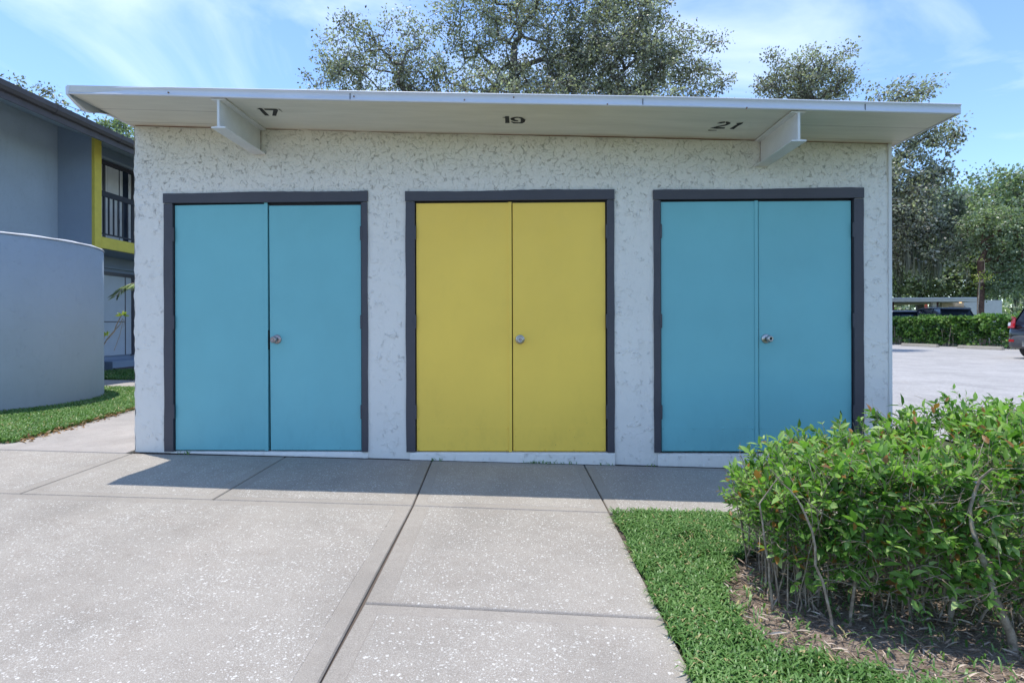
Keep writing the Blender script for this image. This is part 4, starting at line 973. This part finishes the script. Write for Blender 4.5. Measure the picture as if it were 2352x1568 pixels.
        bm = BM(); P_ = [(.0, sg_*hw*.80, .96), (.03, sg_*hw*.90, .96), (.05, sg_*hw*.90, 1.06), (.02, sg_*hw*.80, 1.06)]
        prism(bm, [M_@Vector((x*s_-.035, y, z_+rise)) for x, y, z_ in P_], M_.to_3x3()@Vector((-.01, 0, 0))); build('reversing_lens', bm, M_clear, tl)
        bm = BM(); box(bm, -.035, .0, sg_*hw*.70, sg_*hw*.86, .49, .56, M_); build('reflector', bm, M_red, o)
    bm = BM(); rr = []
    for y_, dx in ((-.99, .30), (-.93, .06), (-.75, -.02), (-.4, -.05), (0, -.06), (.4, -.05), (.75, -.02), (.93, .06), (.99, .30)):
        rr.append([bm.verts.new(M_@Vector((dx+d_, y_*hw*1.01, z_))) for d_, z_ in ((.12, .30), (.02, .34), (0, .44), (0, .62), (.03, .67), (.14, .69))])
    for A, B in zip(rr, rr[1:]):
        for k_ in range(5): bm.faces.new([A[k_], A[k_+1], B[k_+1], B[k_]])
    bmesh.ops.recalc_face_normals(bm, faces=bm.faces); bp = build('rear_bumper', bm, body if body is not M_carb else M_plast, o, smooth=True)
    bm = BM(); box(bm, -.075, -.04, -hw*.42, hw*.42, .36, .52, M_); build('skid_plate', bm, M_chrome, bp, bevel=.01)
    bm = BM(); box(bm, -.03, .04, -.30, .30, .78, .96, M_); pl = build('plate_recess', bm, M_gutter, o, bevel=.01)
    bm = BM(); box(bm, -.045, -.031, -.34, .34, .965, .995, M_); build('chrome_strip', bm, M_chrome, o)
    return o
# black vehicle at the right edge: heading to the hedge
c0 = at(2312, 745, 16.9); ang = math.atan2(-.2*-1, .98)  # along +X, slightly +Y
ang = math.atan2(.20, .98); hw = .92
rl_ = Vector((-math.sin(ang), math.cos(ang)))*hw*.95
cx, cy = c0[0]-rl_.x, c0[1]-rl_.y
car('parked_car', 'black sport utility vehicle with grey lower bumper cut off by the right edge', (cx, cy, gz(cx, cy)), ang, M_carb, L_=4.5, H_=1.72)
# two dark cars beyond the hedge, heading away
def carat(px, Z, label, mat, **kw):
    p = at(px, 745, Z); car('parked_car', label, (p[0], p[1], .05), R_(83), mat, **kw)
carat(2208, 29.5, 'navy blue wagon nearest the tree trunk, roof showing above the clipped hedge', M_carn, H_=1.86, L_=4.8, W_=1.95, rise=.1)
carat(2085, 32, 'dark blue car beside the corner of the storage building, roof showing over the clipped hedge', M_cars, H_=1.78, L_=4.6, rise=.1)
# carport
cp = empty('carport', tuple(at(2150, 745, 36)*np.array([1, 1, 0])), 'low flat roofed white carport behind the clipped hedge', 'carport')
def pz(px, Z): return at(px, 745, Z)
def cbox(name, px0, px1, Z0, Z1, z0, z1, mat, bevel=0, parent=None):
    a_ = pz(px0, Z0); b_ = pz(px1, Z0); bm = BM(); box(bm, a_[0], b_[0], a_[1], a_[1]+(Z1-Z0), z0, z1); return build(name, bm, mat, parent or cp, bevel=bevel)
rfp = cbox('roof', 1800, 2246, 34, 40, 2.34, 2.52, M_whitew); cbox('roof_edge', 1799, 2247, 33.97, 33.995, 2.51, 2.59, M_fascia, parent=rfp)
cbox('back_wall', 2163, 2214, 36, 36.2, -.1, 2.335, M_cream); cbox('end_wall', 2214.2, 2300, 35.2, 36.5, -.1, 2.48, M_whitew)
cbox('post', 2142, 2151, 34.3, 34.5, -.1, 2.335, M_whitew); cbox('post', 2152, 2156, 34.3, 34.45, -.1, 2.335, M_brown); cbox('post', 2050, 2054, 34.3, 34.5, -.1, 2.335, M_brown)
q = at(2206, 692, 35.0); bm = BM(); bmesh.ops.create_uvsphere(bm, u_segments=12, v_segments=8, radius=.10, matrix=Matrix.Translation(q)); lp = build('ceiling_lamp', bm, M_lamp, cp, smooth=True)
# things seen through the carport
q = at(2127, 706, 42); ob = empty('traffic_barrel', (q[0], q[1], 0), 'upright orange barrier glimpsed under the carport roof', 'barrier')
bm = BM(); lathe(bm, (q[0], q[1], 1.2), (0, 0, 1), [(.0, 0), (.13, 0), (.12, .7), (.10, 1.3), (.0, 1.35)], 16); build('barrel', bm, M_orange, ob, smooth=True)
bm = BM(); cyl(bm, (q[0], q[1], 0), (q[0], q[1], 1.2), .05); build('post', bm, M_gutter, ob)

# ================================================================== NEAR HEDGE
nh = empty('hedge', (1.8, -2.1, gz(1.8)), 'leggy loosely clipped green hedge with bare grey stems in the mulch bed', 'hedge')
def htop(x, y):
    b_ = np.interp(x, [.96, 1.04, 1.16, 1.32, 1.5, 1.70, 1.84, 2.0, 2.4, 3.2, 5], [.28, .36, .43, .49, .51, .52, .61, .66, .68, .70, .70])
    e = abs(y+2.08)/.55; return b_-.10*max(0, e-.55)**1.5
def hy(x): return np.interp(x, [.96, 1.2, 1.6, 2.2, 5], [.18, .33, .45, .54, .56])     # half width
segs = []; LP = []; LD = []; LS = []; LC = []
def grow(p, d, r, ln, steps, leafy, curl=.12):
    q = np.array(p, float); d = np.array(d, float); out = [q.copy()]
    for i in range(steps):
        d = d+rng.normal(size=3)*curl; d /= np.linalg.norm(d); q2 = q+d*ln/steps
        r2 = r*(1-.6*(i+1)/steps); segs.append((q.copy(), q2.copy(), r*(1-.6*i/steps), r2)); q = q2; out.append(q.copy())
    return out, d
def addleaves(path, n_pairs, size, dens=1.):
    for k_ in range(n_pairs):
        t = (k_+.5)/n_pairs*(len(path)-1); i = min(int(t), len(path)-2); f_ = t-i; p = path[i]*(1-f_)+path[i+1]*f_; ax = path[i+1]-path[i]; ax /= np.linalg.norm(ax)+1e-9
        if random.random() > dens: continue
        s = rng.normal(size=3); s -= ax*s.dot(ax); s /= np.linalg.norm(s)
        for sg_ in (1, -1):
            LP.append(p); LD.append(s*sg_*.8+ax*.75+np.array([0, 0, .12])); LS.append(size*random.uniform(.55, 1.2))
            c_ = np.clip(random.gauss(.46+.16*math.sin(p[0]*9+p[1]*7)*math.sin(p[2]*13+p[0]*4), .2), 0, .93); LC.append(c_ if random.random() > .04 else random.uniform(.96, 1))
# woody stems
nst = 300
for k_ in range(nst):
    x = 1.04+4.0*(k_+random.random())/nst if k_ > 26 else random.uniform(1.03, 1.9); hw_ = hy(x)*.72; y = -2.1+random.uniform(-hw_, hw_)
    top = htop(x, y)*random.uniform(.72, .98)+.1; r = random.choice([.0025, .003, .004, .006])
    pth, d = grow((x, y, gz(x)-.03), (random.gauss(-.02, .16), random.gauss(0, .16), 1), r, top+.0, 7, False, .09)
    for i in (3, 4, 5, 6):
        for _ in range(random.choice([1, 2, 2])):
            b_, d_ = grow(pth[i], (random.gauss(0, .7), random.gauss(0, .7), random.uniform(.2, 1)), r*.5, random.uniform(.10, .24), 4, False, .18)
            if random.random() < .5: addleaves(b_, 4, .034)
for (a_, b_, r) in (((2330, 1490), (2243, 1245), .017), ((2180, 1420), (2230, 1180), .013), ((2090, 1400), (2150, 1200), .012), ((1950, 1430), (1985, 1210), .007), ((1915, 1450), (1850, 1180), .006), ((1775, 1400), (1745, 1160), .006)):
    g0 = gnd(*a_); dep = (g0-CAM)@_F; e = at(b_[0], b_[1], dep-.02); prev = g0-np.array([0, 0, .03]); n_ = 7
    for i in range(1, n_+1):
        q = g0+(e-g0)*i/n_+rng.normal(size=3)*.0035; segs.append((prev, q, r*(1-.35*(i-1)/n_), r*(1-.35*i/n_))); prev = q
    for _ in range(1): grow(prev, (random.gauss(0, .5), random.gauss(0, .4), 1), r*.55, random.uniform(.15, .3), 5, False, .15)
# leafy twigs: a top layer, a thinner skin down the sides, a few inside
for k_ in range(4800):
    u = random.random(); x = 1.03+4.0*random.random()**1.25
    hwid = hy(x)
    if u < .42:
        y = -2.08+random.uniform(-.88, .9)*hwid; z = gz(x)+.10+htop(x, y)-.075*random.random()**.8-.06; d = (random.gauss(0, .55), random.gauss(-.05, .5), .9)
    elif u < .92:
        sd_ = -1 if random.random() < .80 else 1; z = gz(x)+.1+htop(x, -2.08)*random.uniform(.03, .97); y = -2.08+sd_*hwid*(1.14-.22*max(0, min(1, (z-gz(x))/.75)))*(1-.16*random.random()); d = (random.gauss(0, .5), sd_*.6+random.gauss(0, .3), random.uniform(.1, .9))
        if z < gz(x)+.26 and random.random() < .45: continue
        if x < 1.16 and random.random() < .55: continue
    else:
        y = -2.08+random.uniform(-.9, .9)*hwid; z = gz(x)+.1+htop(x, y)*random.uniform(.05, .8); d = (random.gauss(0, .7), random.gauss(0, .7), .6)
    ln = random.uniform(.06, .13); pth, _ = grow((x, y, z), d, .0017, ln, 3, True, .12); addleaves(pth, random.choice([3, 4, 5]), .044*random.choice([.7, .9, 1, 1.15, 1.35]))
# left end cap: bare upright stems with a few leaves
for k_ in range(46):
    x = 1.0+.26*random.random(); y = -2.06+random.uniform(-.3, .3); grow((x, y, gz(x)-.02), (random.gauss(-.06, .12), random.gauss(0, .12), 1), random.choice([.003, .004, .005]), htop(x, y)+random.uniform(.0, .16), 7, False, .07)
for k_ in range(90):
    t = random.uniform(-1, 1); x = 1.02+random.gauss(0, .03)+.06*t*t; y = -2.06+t*.24; z = gz(x)+.1+random.uniform(.02, 1)**.6*.33
    pth, _ = grow((x, y, z), (-.5+random.gauss(0, .4), random.gauss(0, .5), .7), .0015, random.uniform(.05, .10), 3, True); addleaves(pth, 3, .034)
# bare twigs poking out
for k_ in range(2000):
    x = 1.0+3.5*random.random(); y = -2.08+random.choice([random.uniform(-1, 1), -random.uniform(.80, 1.16)])*hy(x); z = gz(x)+.1+htop(x, y)*random.uniform(.05, .93)
    grow((x, y, z), (random.gauss(0, .7), random.gauss(-.15, .5), random.uniform(.1, 1.3)), .0019, random.uniform(.08, .22), 4, False, .2)
for k_ in range(70):   # dead brown clusters
    x = 1.05+3*random.random(); y = -2.08-hy(x)*random.uniform(.6, 1.02); z = gz(x)+.1+htop(x, y)*random.uniform(.2, .98); n0 = len(LC)
    pth, _ = grow((x, y, z), (random.gauss(0, .8), -.4, random.gauss(0, .5)), .002, .08, 3, True); addleaves(pth, 2, .04)
    LC[n0:] = [random.uniform(.955, 1) for _ in LC[n0:]]
for k_ in range(36):   # long shoots over the top
    x = 1.0+3.0*random.random(); y = -2.08+random.uniform(-.8, .9)*hy(x); z = gz(x)+.05+htop(x, y)
    pth, _ = grow((x, y, z), (random.gauss(0, .35), random.gauss(0, .3), 1), .0016, random.uniform(.07, .13), 4, True); addleaves(pth, 3, .028)
tubes('stems', segs, M_twig, nh, 5)
leaves('foliage', np.array(LP), np.array(LD), np.array(LS), M_hedge, nh, shape=LEAF6, roll=rng.uniform(-.9, .9, len(LP)), colr=np.array(LC))

# ================================================================== SMALL PLANTS ON THE LEFT
pm = empty('frangipani_plant', (-6.2, 4.6, .1), 'leggy plant with bare branches and yellow green leaf tufts beside the curved wall', 'plant')
Zp = 9.3; sg = []
def chain(pts, r): 
    q = [at(x, y, Zp) for x, y in pts]
    for i, (a_, b_) in enumerate(zip(q, q[1:])): sg.append((a_, b_, r*(1-.12*i), r*(1-.12*(i+1))))
    return q
chain([(205, 860), (225, 815), (245, 780), (262, 760), (276, 745), (281, 732), (287, 737), (284, 750), (272, 758)], .011); chain([(245, 780), (262, 762), (268, 745), (280, 722)], .010); chain([(205, 860), (232, 800), (240, 770)], .012); chain([(262, 805), (275, 770), (283, 735)], .004)
tubes('stem', sg, M_twig, pm, 6)
for (cx_, cy_), nn in (((281, 725), 16), ((245, 772), 14)):
    P = []; D = []; c_ = at(cx_, cy_, Zp)
    for _ in range(nn): v = rng.normal(size=3); v[2] = abs(v[2])*.8; v /= np.linalg.norm(v); P.append(c_+v*.015); D.append(v)
    leaves('leaf_tuft', np.array(P), np.array(D), rng.uniform(.055, .10, len(P)), M_lime, pm, shape=LEAF6, width=.9)
# drooping frond from beside the storage building
fr = empty('fern_palm', (-5.9, 6.2, .1), 'thin drooping green palm frond in front of the ground floor door frame', 'plant')
P = []; D = []; a_ = at(330, 655, 10.2); b_ = at(268, 700, 10.2); sg = []
for i in range(40):
    t = i/39; p = a_+(b_-a_)*t+np.array([0, 0, .22*math.sin(pi*t*.75)]); 
    for s in (-1, 1): P.append(p); D.append(np.array([-.5, s*.6, -.5]))
    if i: sg.append((pp, p, .006, .006))
    pp = p
sg.append((np.array([a_[0], a_[1], .05]), a_, .02, .008)); tubes('stem', sg, M_twig, fr, 5)
leaves('frond', np.array(P), np.array(D), rng.uniform(.14, .24, len(P)), M_oakg, fr, width=.16)
